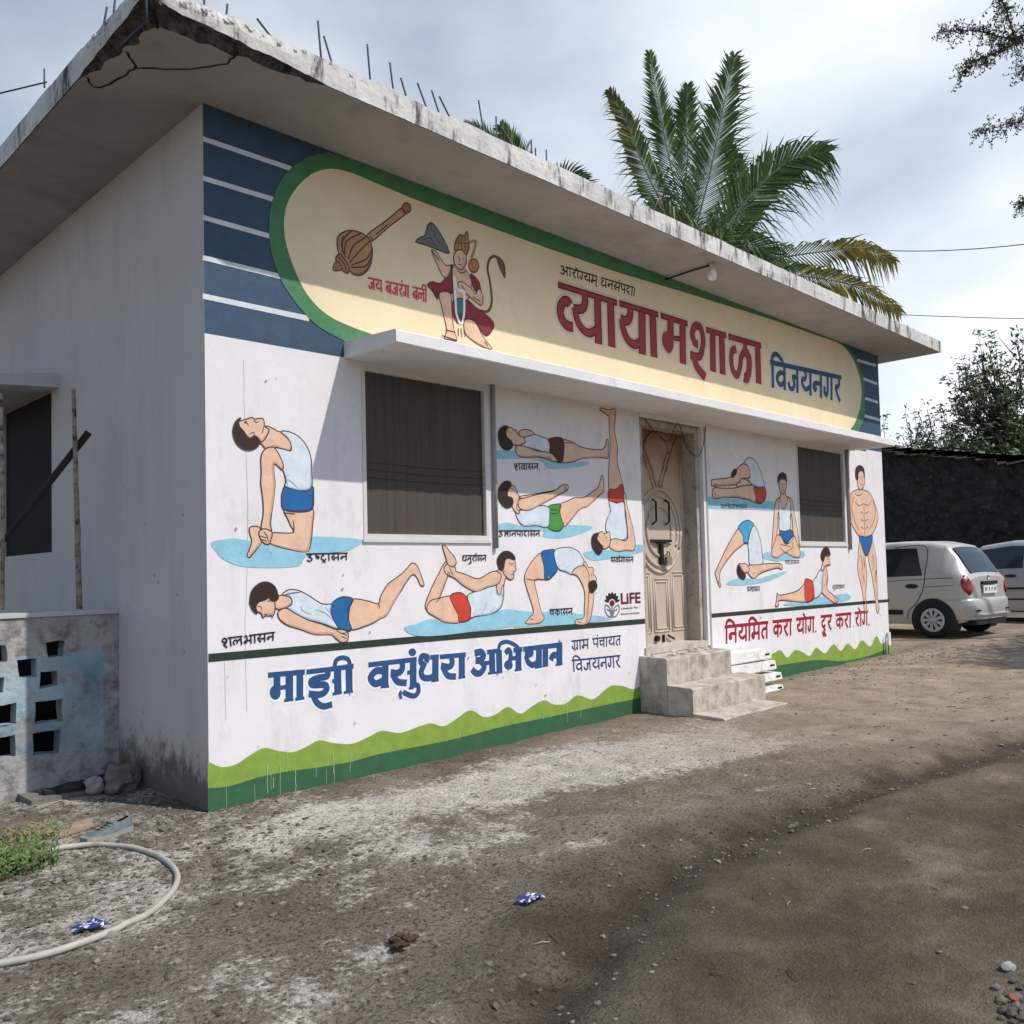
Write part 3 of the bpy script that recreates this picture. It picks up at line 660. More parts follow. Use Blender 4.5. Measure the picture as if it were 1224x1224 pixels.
figure('painted man in red trunks lying on his belly pulling his feet like a bow', CF, [
 ('water', '-72,478 -10,462 60,437 130,440 240,445 400,400 460,385 540,395 620,402 640,415 560,445 480,478 300,500 120,522 0,525 -60,505'),
 ('S', '140,140 165,165 152,215 125,290 108,330 75,395 52,402 36,375 40,345 70,270 105,200'),
 ('S', '45,395 58,345 108,328 168,317 185,350 208,415 215,455 140,455 90,428'),
 ('R', '165,315 215,298 258,330 272,390 268,440 215,453 205,412 180,362'),
 ('S', '405,195 430,180 458,212 452,235 445,265 440,300 420,310 408,280'),
 ('V', '258,312 330,285 385,262 405,265 408,300 425,308 436,270 443,262 444,320 428,378 380,410 300,422 272,430 272,380'),
 ('S', '150,150 190,165 196,188 240,202 310,226 370,195 405,187 430,205 426,235 412,256 350,275 300,292 240,265 190,225 150,205 132,175'),
 ('S', '125,55 140,56 160,82 188,115 196,142 190,158 175,165 152,150 140,110'),
 ('S', '430,115 470,108 500,125 506,160 508,182 495,195 498,208 495,225 478,232 458,218 440,190 432,150'),
 ('H', '430,185 412,150 414,115 440,86 475,85 500,108 501,130 470,120 452,130 445,165'),
 ('-', '480,158 495,154'), ('-', '478,148 498,146'), ('-', '480,205 498,204'), ('-', '448,165 442,180 452,190'), ('-', '160,165 170,190 180,205'), ('-', '150,185 165,205'), ('-', '110,330 90,350'), ('-vshade', '285,415 300,395'), ('-vshade', '330,408 345,380 350,360'), ('-vshade', '370,405 400,370'), ('-vshade', '405,280 410,305 430,310 440,290')], .0075)
figure('painted man in blue trunks arching backwards on hands and feet', CF, [
 ('water', '480,440 560,424 680,397 780,402 860,412 950,422 1012,437 950,446 850,460 700,470 600,472 500,478'),
 ('S', '895,290 916,300 908,390 892,450 870,458 880,385'),
 ('S', '640,95 600,125 565,180 553,225 565,275 582,330 600,400 575,435 558,460 600,463 640,455 656,430 640,395 622,320 608,235 660,228 655,170'),
 ('B', '640,92 675,76 715,78 710,130 725,180 700,215 678,231 658,226 655,165'),
 ('V', '712,78 780,62 830,80 858,120 872,168 840,162 812,182 802,204 770,190 735,178 716,140'),
 ('S', '800,198 830,165 868,160 884,185 892,240 890,290 885,380 875,455 850,467 818,462 825,440 862,430 866,380 868,300 850,245 828,212'),
 ('S', '858,148 872,138 888,168 905,165 915,180 912,198 930,228 915,250 892,246 888,200 876,172'),
 ('H', '888,248 915,235 930,250 930,275 905,302 890,285'),
 ('-', '900,200 905,215'), ('-', '912,205 922,212'), ('-', '582,435 600,440'), ('-', '825,450 850,455'), ('-', '560,225 590,232 625,232'), ('-vshade', '730,170 740,150'), ('-vshade', '770,185 778,165 790,150'), ('-vshade', '800,190 815,165')], .007)
figure('painted man in brown trunks lying flat on his back', CD, [
 ('water', '85,360 220,362 300,400 420,420 560,450 740,440 745,465 640,482 520,492 450,482 400,430 240,415 85,415'),
 ('S', '245,228 265,208 320,208 355,235 335,258 280,266 250,252'),
 ('S', '565,280 640,300 690,330 780,350 850,350 878,325 885,280 897,285 898,350 895,415 850,410 720,415 640,440 560,442 572,350'),
 ('N', '455,285 510,262 567,276 574,360 560,442 520,442 508,410 465,378'),
 ('V', '285,265 340,245 372,245 458,285 466,376 430,372 340,346 240,328 286,305 290,285'),
 ('S', '235,322 300,333 380,362 470,375 505,405 522,435 490,440 450,420 380,405 260,406 225,375 220,345'),
 ('S', '145,205 185,190 200,205 228,210 226,225 240,245 270,262 290,285 280,308 240,322 200,315 178,290 155,260'),
 ('H', '92,250 105,200 140,178 166,186 150,215 152,250 172,275 192,300 194,335 155,356 110,325'),
 ('-', '158,215 172,225'), ('-', '205,210 210,222'), ('-', '170,285 188,280 186,298'), ('-', '450,400 490,430'), ('-', '570,300 640,305')], .0075)
figure('painted man in green trunks lifting legs and arms off the ground', CD, [
 ('water', '70,915 150,885 260,905 420,912 600,902 780,914 740,950 620,990 520,1002 420,987 410,942 120,937'),
 ('S', '250,695 340,680 450,660 520,650 520,672 300,712'),
 ('S', '550,750 600,728 650,705 720,702 790,655 828,620 848,545 860,548 866,600 865,660 840,682 790,730 740,770 695,785 640,850 575,918 555,860 542,800'),
 ('G', '460,770 505,752 552,752 545,800 556,860 572,905 545,946 500,948 455,920 468,840'),
 ('V', '222,820 250,796 300,795 380,765 460,772 470,840 456,920 370,908 290,912 250,885'),
 ('S', '245,720 290,705 380,680 500,655 545,622 575,608 604,612 602,645 580,662 545,678 430,740 330,792 265,792 242,760'),
 ('S', '165,630 195,612 216,625 222,645 236,662 232,672 246,690 240,735 228,780 250,808 235,822 205,790 182,730 158,690'),
 ('H', '92,690 100,630 140,585 182,588 186,620 168,645 162,690 195,705 202,740 188,770 148,778 108,740'),
 ('-', '185,632 200,640'), ('-', '220,668 232,664'), ('-', '168,700 190,708 185,722'), ('-', '575,620 590,640'), ('-', '570,640 598,650'), ('-vshade', '300,910 330,880'), ('-vshade', '330,908 370,880'), ('-vshade', '370,908 420,885'), ('-', '480,790 530,795'), ('-', '480,820 530,818')], .0075)
figure('painted man in red trunks balancing on his shoulders with legs straight up', CD, [
 ('water', '715,1110 800,1090 900,1088 1090,1050 1147,1050 1147,1100 1000,1132 900,1152 780,1162'),
 ('S', '904,150 905,112 870,85 836,62 850,46 900,60 950,55 952,110 944,200 955,270 967,340 966,450 1002,606 960,642 905,646 902,500 912,330'),
 ('R', '903,645 955,640 1003,603 1016,690 1010,738 960,742 903,722'),
 ('V', '905,730 960,744 1010,738 1022,830 1032,1000 910,1008 905,965 880,940 886,870 915,800'),
 ('S', '1010,675 1026,680 1036,760 1062,860 1092,1000 1088,1085 1030,1090 960,1097 908,1065 905,1025 950,1003 1036,1012 1032,870 1018,750'),
 ('S', '812,975 848,950 862,962 885,962 905,953 914,1000 905,1058 870,1080 848,1055 822,1020'),
 ('H', '775,1015 790,972 828,964 815,1000 840,1040 858,1060 850,1102 820,1122 785,1075'),
 ('-', '825,985 838,995'), ('-', '870,965 872,978'), ('-', '885,985 880,1010'), ('-', '935,80 945,100'), ('-', '905,650 915,700'), ('-vshade', '905,800 918,780'), ('-vshade', '895,850 920,800')], .0075)
figure('painted man in red trunks sitting and folding forward over his legs', CG, [
 ('water', '20,395 100,393 300,410 510,425 515,480 510,492 330,482 20,470'),
 ('S', '75,330 150,328 240,325 300,305 380,300 390,425 330,412 240,395 140,397 78,402'),
 ('S', '250,290 275,262 300,260 345,285 372,303 330,306 290,312 250,318'),
 ('S', '62,290 66,268 100,262 200,248 228,222 255,180 300,148 338,180 342,250 285,260 240,300 110,312 68,312'),
 ('V', '298,147 318,115 345,104 385,130 420,200 446,290 446,322 372,312 330,262 345,245 340,195 320,160'),
 ('R', '370,322 410,328 448,320 462,370 450,415 420,441 388,430 385,380'),
 ('H', '208,228 222,195 248,190 240,225 215,252'),
 ('-', '265,290 280,285'), ('-', '240,310 250,290'), ('-', '75,300 100,300'), ('-', '85,350 95,390')], .010)
figure('painted man in blue trunks sitting cross legged facing forward', CG, [
 ('water', '440,812 500,790 720,788 740,800 738,832 620,852 540,862 450,842'),
 ('S', '572,360 602,360 606,385 650,410 668,500 692,640 706,780 690,778 660,650 640,500 556,500 546,620 526,778 504,772 514,600 530,430 562,395'),
 ('V', '558,398 566,430 580,472 592,480 606,460 616,425 622,396 640,450 642,540 635,642 565,646 556,540'),
 ('S', '545,668 575,690 600,735 640,722 668,682 690,740 712,800 695,836 640,822 600,800 545,836 508,826 502,790 520,730'),
 ('B', '560,640 600,642 642,632 662,665 640,700 618,726 600,722 572,684'),
 ('S', '556,275 580,262 606,275 606,330 592,366 576,368 560,330'),
 ('H', '548,290 550,240 580,214 606,232 612,285 600,258 565,264'),
 ('-', '565,298 575,298'), ('-', '588,298 600,298'), ('-', '580,305 582,325'), ('-', '574,342 592,342'), ('-', '560,740 600,745 640,755'), ('-', '650,720 655,760 600,800'), ('-', '600,800 560,760'), ('-', '555,520 560,560'), ('-', '640,520 636,560')], .010)
figure('painted man in light blue trunks on his back with legs swung over his head', CG, [
 ('water', '170,1030 250,988 400,990 500,960 612,935 560,972 450,1012 300,1036'),
 ('S', '262,622 300,700 302,730 232,790 180,852 130,930 122,990 130,1042 118,1042 88,950 102,915 140,830 190,730'),
 ('skyb', '258,615 295,572 335,564 372,600 342,670 332,727 298,727 290,672'),
 ('V', '370,600 412,680 432,800 432,888 345,888 335,800 332,710'),
 ('S', '330,895 400,888 460,880 550,878 578,892 576,922 540,912 430,945 372,988 330,950'),
 ('S', '262,880 285,882 308,878 330,900 340,925 325,945 300,945 285,925'),
 ('H', '255,888 248,935 264,980 294,997 312,968 292,940 268,910'),
 ('-', '282,895 290,905'), ('-', '555,885 560,905'), ('-', '360,960 380,940'), ('-', '110,1000 120,1030')], .010)
figure('painted man in red trunks lying prone and lifting his chest on his arms', CH, [
 ('water', '110,938 250,906 350,895 430,884 450,905 420,922 300,937 180,947'),
 ('S', '222,830 180,870 95,892 80,882 76,915 70,948 86,945 96,918 222,927 226,880'),
 ('S', '300,765 322,745 334,800 331,860 360,890 384,912 382,928 362,930 310,887 298,860'),
 ('V', '257,832 278,795 292,768 310,758 306,820 300,885 266,905'),
 ('R', '218,820 240,813 258,830 266,900 250,922 221,921'),
 ('S', '314,700 338,698 342,720 346,740 322,746 312,765 298,768 308,730'),
 ('H', '298,695 312,657 335,653 346,690 322,690 312,722'),
 ('-', '328,710 336,710'), ('-', '328,738 340,736'), ('-', '365,905 375,925'), ('-', '330,800 325,850')], .011)
figure('painted muscular man in blue trunks standing at the right end of the wall', CH, [
 ('S', '495,620 520,685 532,800 526,900 532,968 519,968 508,870 486,770 488,690'),
 ('S', '557,615 578,700 582,800 586,900 594,962 582,978 570,880 556,790 538,690'),
 ('S', '485,360 515,362 548,380 575,440 588,510 562,580 536,597 498,597 468,560 446,500 443,420 455,375'),
 ('B', '494,594 530,600 558,590 556,630 536,690 518,682 500,630'),
 ('S', '482,275 512,262 522,300 516,345 500,362 486,340'),
 ('H', '474,295 476,252 496,238 516,254 520,300 510,268 490,272 486,312'),
 ('-', '492,296 500,296'), ('-', '508,296 515,296'), ('-', '498,332 512,332'), ('-', '504,300 507,318'), ('-', '470,420 490,440 515,430'), ('-', '515,430 540,438 555,410'), ('-', '516,430 518,500 520,590'), ('-', '500,470 512,480'), ('-', '522,480 540,470'), ('-', '500,510 514,518'), ('-', '522,518 540,508'), ('-', '465,400 455,450 470,520 490,560'), ('-', '560,410 575,460 565,520 540,565'), ('-', '502,548 514,556'), ('-', '524,556 538,548'), ('-', '470,380 490,390 510,378'), ('-', '500,690 510,740 505,770'), ('-', '515,700 522,760'), ('-', '510,780 520,830'), ('-', '560,690 565,740 560,770'), ('-', '575,770 572,830'), ('-', '575,760 580,790'), ('-muscle', '455,470 462,500'), ('-muscle', '575,470 570,500')], .011)
# mace and crowned kneeling figure on the cream panel
def stripes(p, C, sts, w, k='L'):
    for s_ in sts: p.line(k, smooth(C(s_), False, 4), w)
p = Paint(-.0080)
p.fill('wood2', smooth(CB('298,310 400,235 505,148 522,150 536,176 524,190 420,270 322,352'), True, 3), 'L', .008)
p.fill('wood', smooth(CB([(536+27*cos(k*pi/4), 148+32*sin(k*pi/4)) for k in range(8)]), True, 4), 'L', .008)
p.fill('gold', smooth(CB('112,355 135,305 195,285 260,300 312,345 328,420 312,505 265,555 210,552 175,505 128,440'), True, 4), 'L', .009)
stripes(p, CB, ['150,320 140,380 165,450', '260,302 170,350 160,430', '290,325 210,380 182,460', '312,350 250,410 190,480', '325,400 290,460 200,495', '322,450 280,505 195,510', '200,290 150,340 145,420'], .009)
p.fill('wood', smooth(CB('105,452 132,430 170,480 187,520 176,546 145,530 120,505'), True, 4), 'L', .009)
p.fill('wood', smooth(CB('120,480 100,480 88,515 95,530 130,528 140,505'), True, 4), 'L', .007)
stripes(p, CB, ['120,445 155,490 170,540', '310,320 330,345', '508,150 530,185', '420,250 350,310'], .008)
p.build('painted_mace', 'painted golden brown mace with ribbed head at the left of the cream panel')
p = Paint(-.0080)
S_ = lambda st, n=4: smooth(CB(st), True, n)
p.line('olive', smooth(CB('985,772 1020,780 1045,760 1056,700 1045,600 1030,520 1040,465 1065,443 1095,450'), False, 6), .022); 
p.fill('olive', S_('1085,448 1110,455 1135,500 1137,575 1118,545 1098,500'), 'L', .006)
p.fill('maroon', S_('775,570 800,498 830,510 835,600 815,668 740,665 725,705 690,650 662,620 690,597 740,606'), 'L', .007)
p.fill('S', S_('688,408 715,412 740,450 772,496 805,502 790,565 758,565 722,490'), 'L', .007)
p.fill('hill', S_('590,355 625,325 650,312 665,255 690,238 720,270 760,335 797,422 740,408 650,372', 2), 'L', .009)
stripes(p, CB, ['640,340 680,330 700,360', '680,280 710,300 700,330', '720,330 740,370', '660,350 720,380'], .007)
p.fill('S', S_('820,500 890,520 930,590 925,650 900,722 830,722 818,640'), 'L', .007)
p.fill('maroon', S_('925,550 960,575 982,610 985,660 950,648 935,600'), 'L', .007)
p.fill('S', S_('735,668 800,668 812,760 822,880 842,955 800,950 765,940 780,890 752,760'), 'L', .007)
p.fill('maroon', S_('818,718 900,708 960,755 1045,820 1068,870 1020,928 960,850 948,832 890,832 850,852 820,800'), 'L', .007)
p.fill('S', S_('890,830 950,842 1000,930 1055,1005 1010,998 930,950 890,902'), 'L', .007)
p.fill('S', S_('975,640 1000,685 990,742 920,690 855,640 850,605 875,598 930,640 955,672'), 'L', .007)
p.fill('tealp', S_('842,705 882,705 888,770 862,800 840,770'), 'L', .006)
for st in ('822,560 832,680 838,790 862,855', '885,655 886,780 872,855', '826,565 845,640 885,655'): p.line('white', smooth(CB(st), False, 4), .020)
p.fill('S', S_('822,445 848,405 892,418 898,480 872,525 835,505'), 'L', .007)
p.fill('gold', S_('828,405 835,350 860,312 888,318 905,290 912,340 916,385 900,435 870,405', 3), 'L', .007)
stripes(p, CB, ['850,320 848,400', '868,315 868,400', '888,320 890,410', '835,360 910,365'], .006)
p.fill('gold', S_([(945+30*cos(k*pi/4), 500+42*sin(k*pi/4)) for k in range(8)]), 'L', .007); p.line('L', smooth(CB('930,480 945,520 960,490'), False, 4), .006)
p.line('gold', smooth(CB('915,360 955,350 950,400 930,450'), False, 4), .018)
stripes(p, CB, ['845,450 855,448', '872,455 884,460', '850,490 870,495', '858,455 856,475', '845,530 870,545 895,535', '750,925 840,955', '850,880 850,930', '865,880 872,935', '885,885 892,935', '690,640 715,690', '770,890 830,905', '1010,960 1030,990', '690,410 735,470', '940,690 985,720', '870,620 890,650'], .0065)
p.build('painted_figure', 'painted kneeling crowned figure in dark red with a tail, holding a grey hill aloft')

# ---- lettering: stroke alphabet
G = {}
def gl(ch, adv, st, hl=True):
    G[ch] = (adv, [P(s_) for s_ in st.split('|')] if st else [], hl)
gl('व', .75, '.6,1 .6,0|.6,.62 .38,.68 .15,.52 .14,.3 .35,.18 .6,.34')
gl('v', .48, '.44,.6 .3,.7 .13,.5 .17,.24 .42,.12')
gl('ब', .75, '.6,1 .6,0|.6,.62 .38,.68 .15,.52 .14,.3 .35,.18 .6,.34|.18,.56 .55,.28')
gl('य', .88, '.74,1 .74,0|.34,1 .42,.78 .34,.62 .12,.60|.14,.6 .2,.36 .42,.22 .74,.36')
gl('म', .85, '.7,1 .7,0|.28,1 .28,.3|.28,.3 .2,.14 .08,.3 .2,.44 .3,.42 .7,.42')
gl('श', .98, '.42,.6 .22,.58 .1,.78 .24,1.0 .42,.94 .48,.7 .4,.42 .12,.32|.2,.34 .3,.1 .48,-.06|.8,1 .8,0', (.58, .98))
gl('ळ', .9, '.46,1 .46,.78 .36,.6 .4,.3 .28,.1 .12,.25 .1,.5 .2,.64 .32,.56|.46,.78 .66,.62 .72,.35 .62,.12 .48,.16')
gl('ा', .32, '.16,1 .16,0')
gl('ज', .88, '.7,1 .7,0|.7,.6 .42,.6 .5,.35 .4,.14 .2,.14 .1,.36')
gl('न', .78, '.62,1 .62,0|.62,.56 .24,.56|.26,.56 .12,.50 .1,.34 .2,.28 .28,.42')
gl('ग', .8, '.34,1 .34,.4 .26,.16 .1,.28 .12,.5|.64,1 .64,0')
gl('g', .5, '.34,1 .34,.4 .26,.16 .1,.28 .12,.5')
gl('र', .62, '.32,1 .44,.82 .36,.62 .12,.58|.16,.58 .28,.3 .52,.02')
gl('स', .92, '.24,1 .36,.82 .28,.62 .08,.58|.12,.58 .22,.3 .42,.06|.3,.44 .76,.44|.76,1 .76,0')
gl('ध', .85, '.36,.84 .36,1.02 .16,1 .12,.76 .36,.64|.34,.64 .14,.52 .14,.24 .4,.16 .66,.32|.66,1 .66,0', (.5, .85))
gl('झ', 1.0, '.5,1 .5,.84 .18,.74 .14,.58 .34,.5 .58,.48 .6,.26 .36,.12 .1,.16|.2,.16 .34,-.14 .6,-.16|.6,.5 .84,.5|.84,1 .84,0')
gl('अ', .98, '.1,.84 .26,1 .44,.88 .38,.66 .2,.58|.26,.58 .48,.42 .42,.14 .2,.04 .04,.2|.42,.5 .8,.5|.8,1 .8,0', (.62, .98))
gl('भ', .92, '.14,.84 .28,1 .38,.86 .36,.34 .24,.16 .12,.32 .36,.42 .74,.42|.74,1 .74,0', (.56, .92))
gl('त', .74, '.58,1 .58,0|.58,.64 .3,.62 .14,.4 .22,.14 .36,.06')
gl('t', .80, '.64,1 .64,0|.64,.72 .12,.72|.64,.5 .3,.48 .16,.3 .3,.06')
gl('क', .98, '.5,1 .5,0|.5,.64 .26,.7 .12,.48 .26,.26 .5,.38|.5,.62 .74,.7 .86,.5 .78,.26 .66,.24')
gl('द', .68, '.38,1 .38,.78 .16,.66 .14,.42 .3,.28 .5,.42|.3,.3 .52,.0')
gl('प', .74, '.16,1 .16,.56 .3,.4 .6,.46|.6,1 .6,0')
gl('ष', .74, '.16,1 .16,.56 .3,.4 .6,.46|.6,1 .6,0|.18,.75 .58,.5')
gl('x', .5, '.16,1 .16,.56 .3,.4 .46,.44|.18,.75 .46,.55')
gl('च', .8, '.08,.72 .64,.72|.26,.72 .16,.46 .34,.26 .64,.42|.64,1 .64,0')
gl('ल', .9, '.14,.12 .06,.4 .18,.64 .34,.62 .42,.42 .34,.2|.42,.42 .5,.62 .64,.66 .76,.52|.76,1 .76,0')
gl('उ', .78, '.14,.84 .42,.9 .4,.68 .2,.58|.26,.58 .52,.42 .46,.12 .2,.06 .06,.24')
gl('ट', .7, '.38,1 .38,.8 .16,.64 .16,.3 .4,.12 .6,.3')
gl('ह', .72, '.36,1 .36,.82 .16,.72 .3,.56 .54,.52 .5,.3 .28,.34 .4,.02')
gl('।', .3, '.15,1 .15,0', False); gl(' ', .42, '', False); gl(',', .28, '.12,.12 .14,-.02', False); gl('.', .3, '.12,.12 .14,-.02', False)
gl('m', .58, '.3,1 .3,.3|.3,.3 .2,.14 .08,.3 .2,.44 .3,.42 .58,.42')
gl('X', .5, '.08,.72 .5,.72|.2,.72 .14,.46 .3,.26 .5,.36')
gl('S', .46, '.3,.9 .16,.8 .3,.62 .14,.5 .36,.2')
MK = {'ि': ('pre', '.16,1 .16,0|.16,1 .16,1.24 .4,1.38 .74,1.2 .84,1.0', .32), 'ी': ('post', '.16,1 .16,0|.16,1 .14,1.25 -.1,1.38 -.3,1.22 -.36,1.0', .32),
      'ो': ('post', '.16,1 .16,0|.16,1 -.14,1.34', .32), 'े': ('over', '-.16,1 -.44,1.34', 0), 'ं': ('dot', '-.14,1.3', 0), 'ु': ('over', '-.2,.02 -.06,-.12 -.14,-.34 -.36,-.32 -.56,-.42', 0),
      'ू': ('over', '-.3,.02 -.46,-.14 -.34,-.3 -.2,-.22|-.3,-.1 -.06,-.36', 0), '्': ('over', '-.2,-.02 -.02,-.26', 0), 'R': ('over', '-.2,.3 -.52,-.08', 0), 'T': ('over', '-.5,-.2 -.34,-.02 -.18,-.2', 0), 'r': ('over', '-.16,1 -.28,1.2 -.08,1.34', 0)}
def layout(s):
    x = 0; st = []; heads = []; dots = []
    def put(str_, dx): 
        for q in str_.split('|'): st.append([(a+dx, b_) for a, b_ in P(q)])
    for ch in s:
        if ch in MK:
            kind, q, adv = MK[ch]
            if kind == 'dot': dots.append((x-.14, 1.3))
            else: put(q, x)
            if adv: heads.append((x, x+adv)); x += adv
        else:
            adv, ss, hl = G[ch]
            for q in ss: st.append([(a+x, b_) for a, b_ in q])
            if hl is True: heads.append((x, x+adv))
            elif hl: heads.append((x+hl[0], x+hl[1]))
            x += adv
    m = []
    for a, b_ in heads:
        if m and a-m[-1][1] < .02: m[-1][1] = b_
        else: m.append([a, b_])
    for a, b_ in m: st.append([(a, 1), (b_, 1)])
    return x, st, dots
def text(s, col, quad, w, label, halo=None, hw=.012, y=-.0022, shape='painted_lettering'):
    A, st, dots = layout(s); TL, TR, BL, BR = [Vector(q) for q in quad]
    h = ((TL-BL).length+(TR-BR).length)/2
    f = lambda a, b_: tuple((BL+(BR-BL)*(a/A))*(1-b_)+(TL+(TR-TL)*(a/A))*b_)
    p = Paint(y); lines = []
    for q in st: lines.append([f(*c) for c in (smooth(q, False, 4) if len(q) > 2 else q)])
    if halo:
        for i, q in enumerate(lines): p.y = y-.00002*(i % 14); p.mb.ribbon(q, w*h+hw*2, p.y, p.mi(halo), False, -.000004)
        p.y = y-.0004
    else: p.y = y
    y2 = p.y
    for i, q in enumerate(lines): p.y = y2-.00003*(i % 14); p.mb.ribbon(q, w*h, p.y, p.mi(col), False, -.000004)
    for d in dots: c = Vector(f(*d)); p.y -= .0002; p.fill(col, [(c.x+w*h*.62*cos(k*pi/5), c.y+w*h*.62*sin(k*pi/5)) for k in range(10)])
    return p.build(shape, label)
def quad(C, a, b_, c, d): return C(' '.join((a, b_, c, d)))
text('आरोग्यम् धनसंपदा।'.replace('आ', 'अा').replace('ग्य', 'gय'), 'black', quad(px, '668.6,317.5', '759,344.5', '669,327.5', '758,355'), .17, 'small black slogan painted above the hall name', y=-.0080)
text('विजयनगर'.replace('वि', 'िव'), 'steel', quad(px, '919.5,433', '1005,451.5', '920,463', '1005,481'), .19, 'dark blue town name painted right of the hall name', 'stripe', .02, y=-.0080)
text('जय बजरंग बली', 'red', quad(px, '438.8,332.5', '509.5,347.2', '439.3,345.8', '509.5,362'), .15, 'small red greeting painted below the mace', 'halo', .006, y=-.0080)
text('उxटTासन', 'black', quad(CE, '385,62', '640,56', '388,108', '640,100'), .17, 'pose name under the kneeling figure', y=-.0044)
text('शलभासन', 'black', quad(CA, '90,1160', '338,1130', '96,1200', '336,1168'), .17, 'pose name under the figure lying face down', y=-.0044)
text('शवासन', 'black', quad(CD, '205,455', '388,455', '210,500', '388,500'), .17, 'pose name under the figure lying flat', y=-.0044)
text('उtानपादासन', 'black', quad(CD, '95,945', '400,945', '95,988', '400,988'), .17, 'pose name under the figure lifting legs and arms', y=-.0044)
text('सवाrंगासन', 'black', quad(CD, '915,1140', '1083,1135', '915,1175', '1083,1175'), .17, 'pose name under the shoulder stand', y=-.0044)
text('धनुराrसन', 'black', quad(CF, '228,105', '355,103', '228,135', '355,135'), .17, 'pose name above the bow pose', y=-.0044)
text('चकRासन', 'black', quad(CF, '683,388', '805,380', '683,420', '805,415'), .17, 'pose name under the wheel pose', y=-.0044)
text('पSिचमोtासन'.replace('िच', 'िच'), 'black', quad(CG, '130,450', '320,450', '130,480', '320,482'), .15, 'pose name under the forward fold', y=-.0044)
text('पदmासन', 'black', quad(CG, '600,858', '705,855', '600,885', '705,882'), .15, 'pose name under the cross legged figure', y=-.0044)
text('हलासन', 'black', quad(CG, '322,1050', '415,1047', '322,1085', '415,1082'), .15, 'pose name under the plough pose', y=-.0044)
text('भुजंगासन', 'black', quad(CH, '357,842', '418,840', '357,862', '418,858'), .15, 'pose name above the cobra pose', y=-.0044)
CI6 = T(555, 750, .1634)
text('गRाम पंचायत', 'indigo', quad(CI6, '782,100', '1145,60', '786,168', '1145,130'), .15, 'small blue village council line beside the campaign name')
text('विजयनगर'.replace('वि', 'िव'), 'indigo', quad(CI6, '785,242', '1140,205', '790,325', '1145,292'), .14, 'small blue town name beside the campaign name')
text('नियमित करा योग, दूर करा रोग.'.replace('नि', 'िन').replace('मि', 'िम'), 'crim', quad(px, '866,749.5', '1040,730.8', '866,769.8', '1040,747.2'), .21, 'crimson exercise slogan painted right of the door', 'whitehalo', .02, y=-.0010)
# large hand-lettered words, traced stroke by stroke
def strokes(C, items, col, halo, hw, y, label, dots=(), blobs=(), edge=None):
    p = Paint(y); L = []
    for st, w in items:
        pts = P(st); q = C(smooth(pts, False, 5) if len(pts) > 2 else pts)
        a, b_ = C([(pts[0][0], pts[0][1]), (pts[0][0]+w, pts[0][1])]); horiz = abs(b_[0]-a[0])
        a, b_ = C([(pts[0][0], pts[0][1]), (pts[0][0], pts[0][1]+w)]); vert = abs(b_[1]-a[1])
        # vertical strokes use the horizontal scale and level strokes the vertical one
        d = (abs(pts[-1][0]-pts[0][0]), abs(pts[-1][1]-pts[0][1])); k = d[0]/(d[0]+d[1]+1e-6)
        L.append((q, vert*k+horiz*(1-k)))
    bl = [smooth(C(b_), True, 4) for b_ in blobs]+[smooth(C([(c+r*cos(k*pi/4), d+r2*sin(k*pi/4)) for k in range(8)]), True, 4) for c, d, r, r2 in dots]
    for lay, k, ex in ((0, halo, hw*2), (1, edge or col, .0), (2, col, -.026)):
        if lay == 2 and not edge: continue
        for i, (q, w) in enumerate(L): p.y = y-.0003*lay-.00001*(i % 20); p.mb.ribbon(q, max(.01, w+ex), p.y, p.mi(k), False, -.000004)
        p.y = y-.0003*lay-.00022
        for b_ in bl:
            if lay == 0: p.mb.ribbon(b_, hw*2, p.y, p.mi(k), True, 0)
            p.mb.poly(b_, p.y, p.mi(k)); p.step(.00005)
    return p.build('painted_lettering', label)
I1 = T(650, 320, .11438)
def I2(st):   # second title crop expressed in the first one's frame
    return ' '.join('%g,%g' % (a+130/.11438, b_+40/.11438) for a, b_ in P(st))
w1, w2 = 74, 64
strokes(I1, [('268,395 240,352 195,362 165,430 180,530 230,600 300,625', w1), ('140,180 760,370', 62), ('412,250 425,350 395,430 305,432', w1), ('318,420 335,530 385,630 465,685 545,650', w1), ('553,320 565,800', w1), ('690,365 703,832', w1),
 ('780,372 1190,493', 58), ('888,395 897,480 865,555 795,540', w1), ('808,540 825,650 875,760 945,805 1012,770', w1), ('1018,470 1022,908', w1), ('1130,505 1145,938', w1-4),
 (I2('75,150 360,238'), 54), (I2('178,180 182,440'), w2), (I2('190,385 300,398'), 52), (I2('305,235 310,658'), w2),
 (I2('470,455 432,430 408,340 438,262 490,275 517,360 517,470 482,580 385,560'), w2-6), (I2('425,585 458,690 545,800'), w2), (I2('550,298 765,362'), 52), (I2('620,325 625,738'), w2-6), (I2('714,355 725,768'), w2-6),
 (I2('785,370 1130,468'), 52), (I2('960,430 955,515 918,590 908,690 875,775 832,720 815,620 825,525 868,500'), w2-10), (I2('958,515 1000,600 1000,720 978,805 945,790'), w2-10), (I2('1090,465 1102,865'), w2-8)],
 'title', 'halo', .022, -.0080, 'large dark red hall name painted on the cream panel', blobs=[P(I2('190,320 120,320 90,380 100,460 150,540 190,530 214,440'))], edge='titledk')
I4 = T(310, 770, .11438)
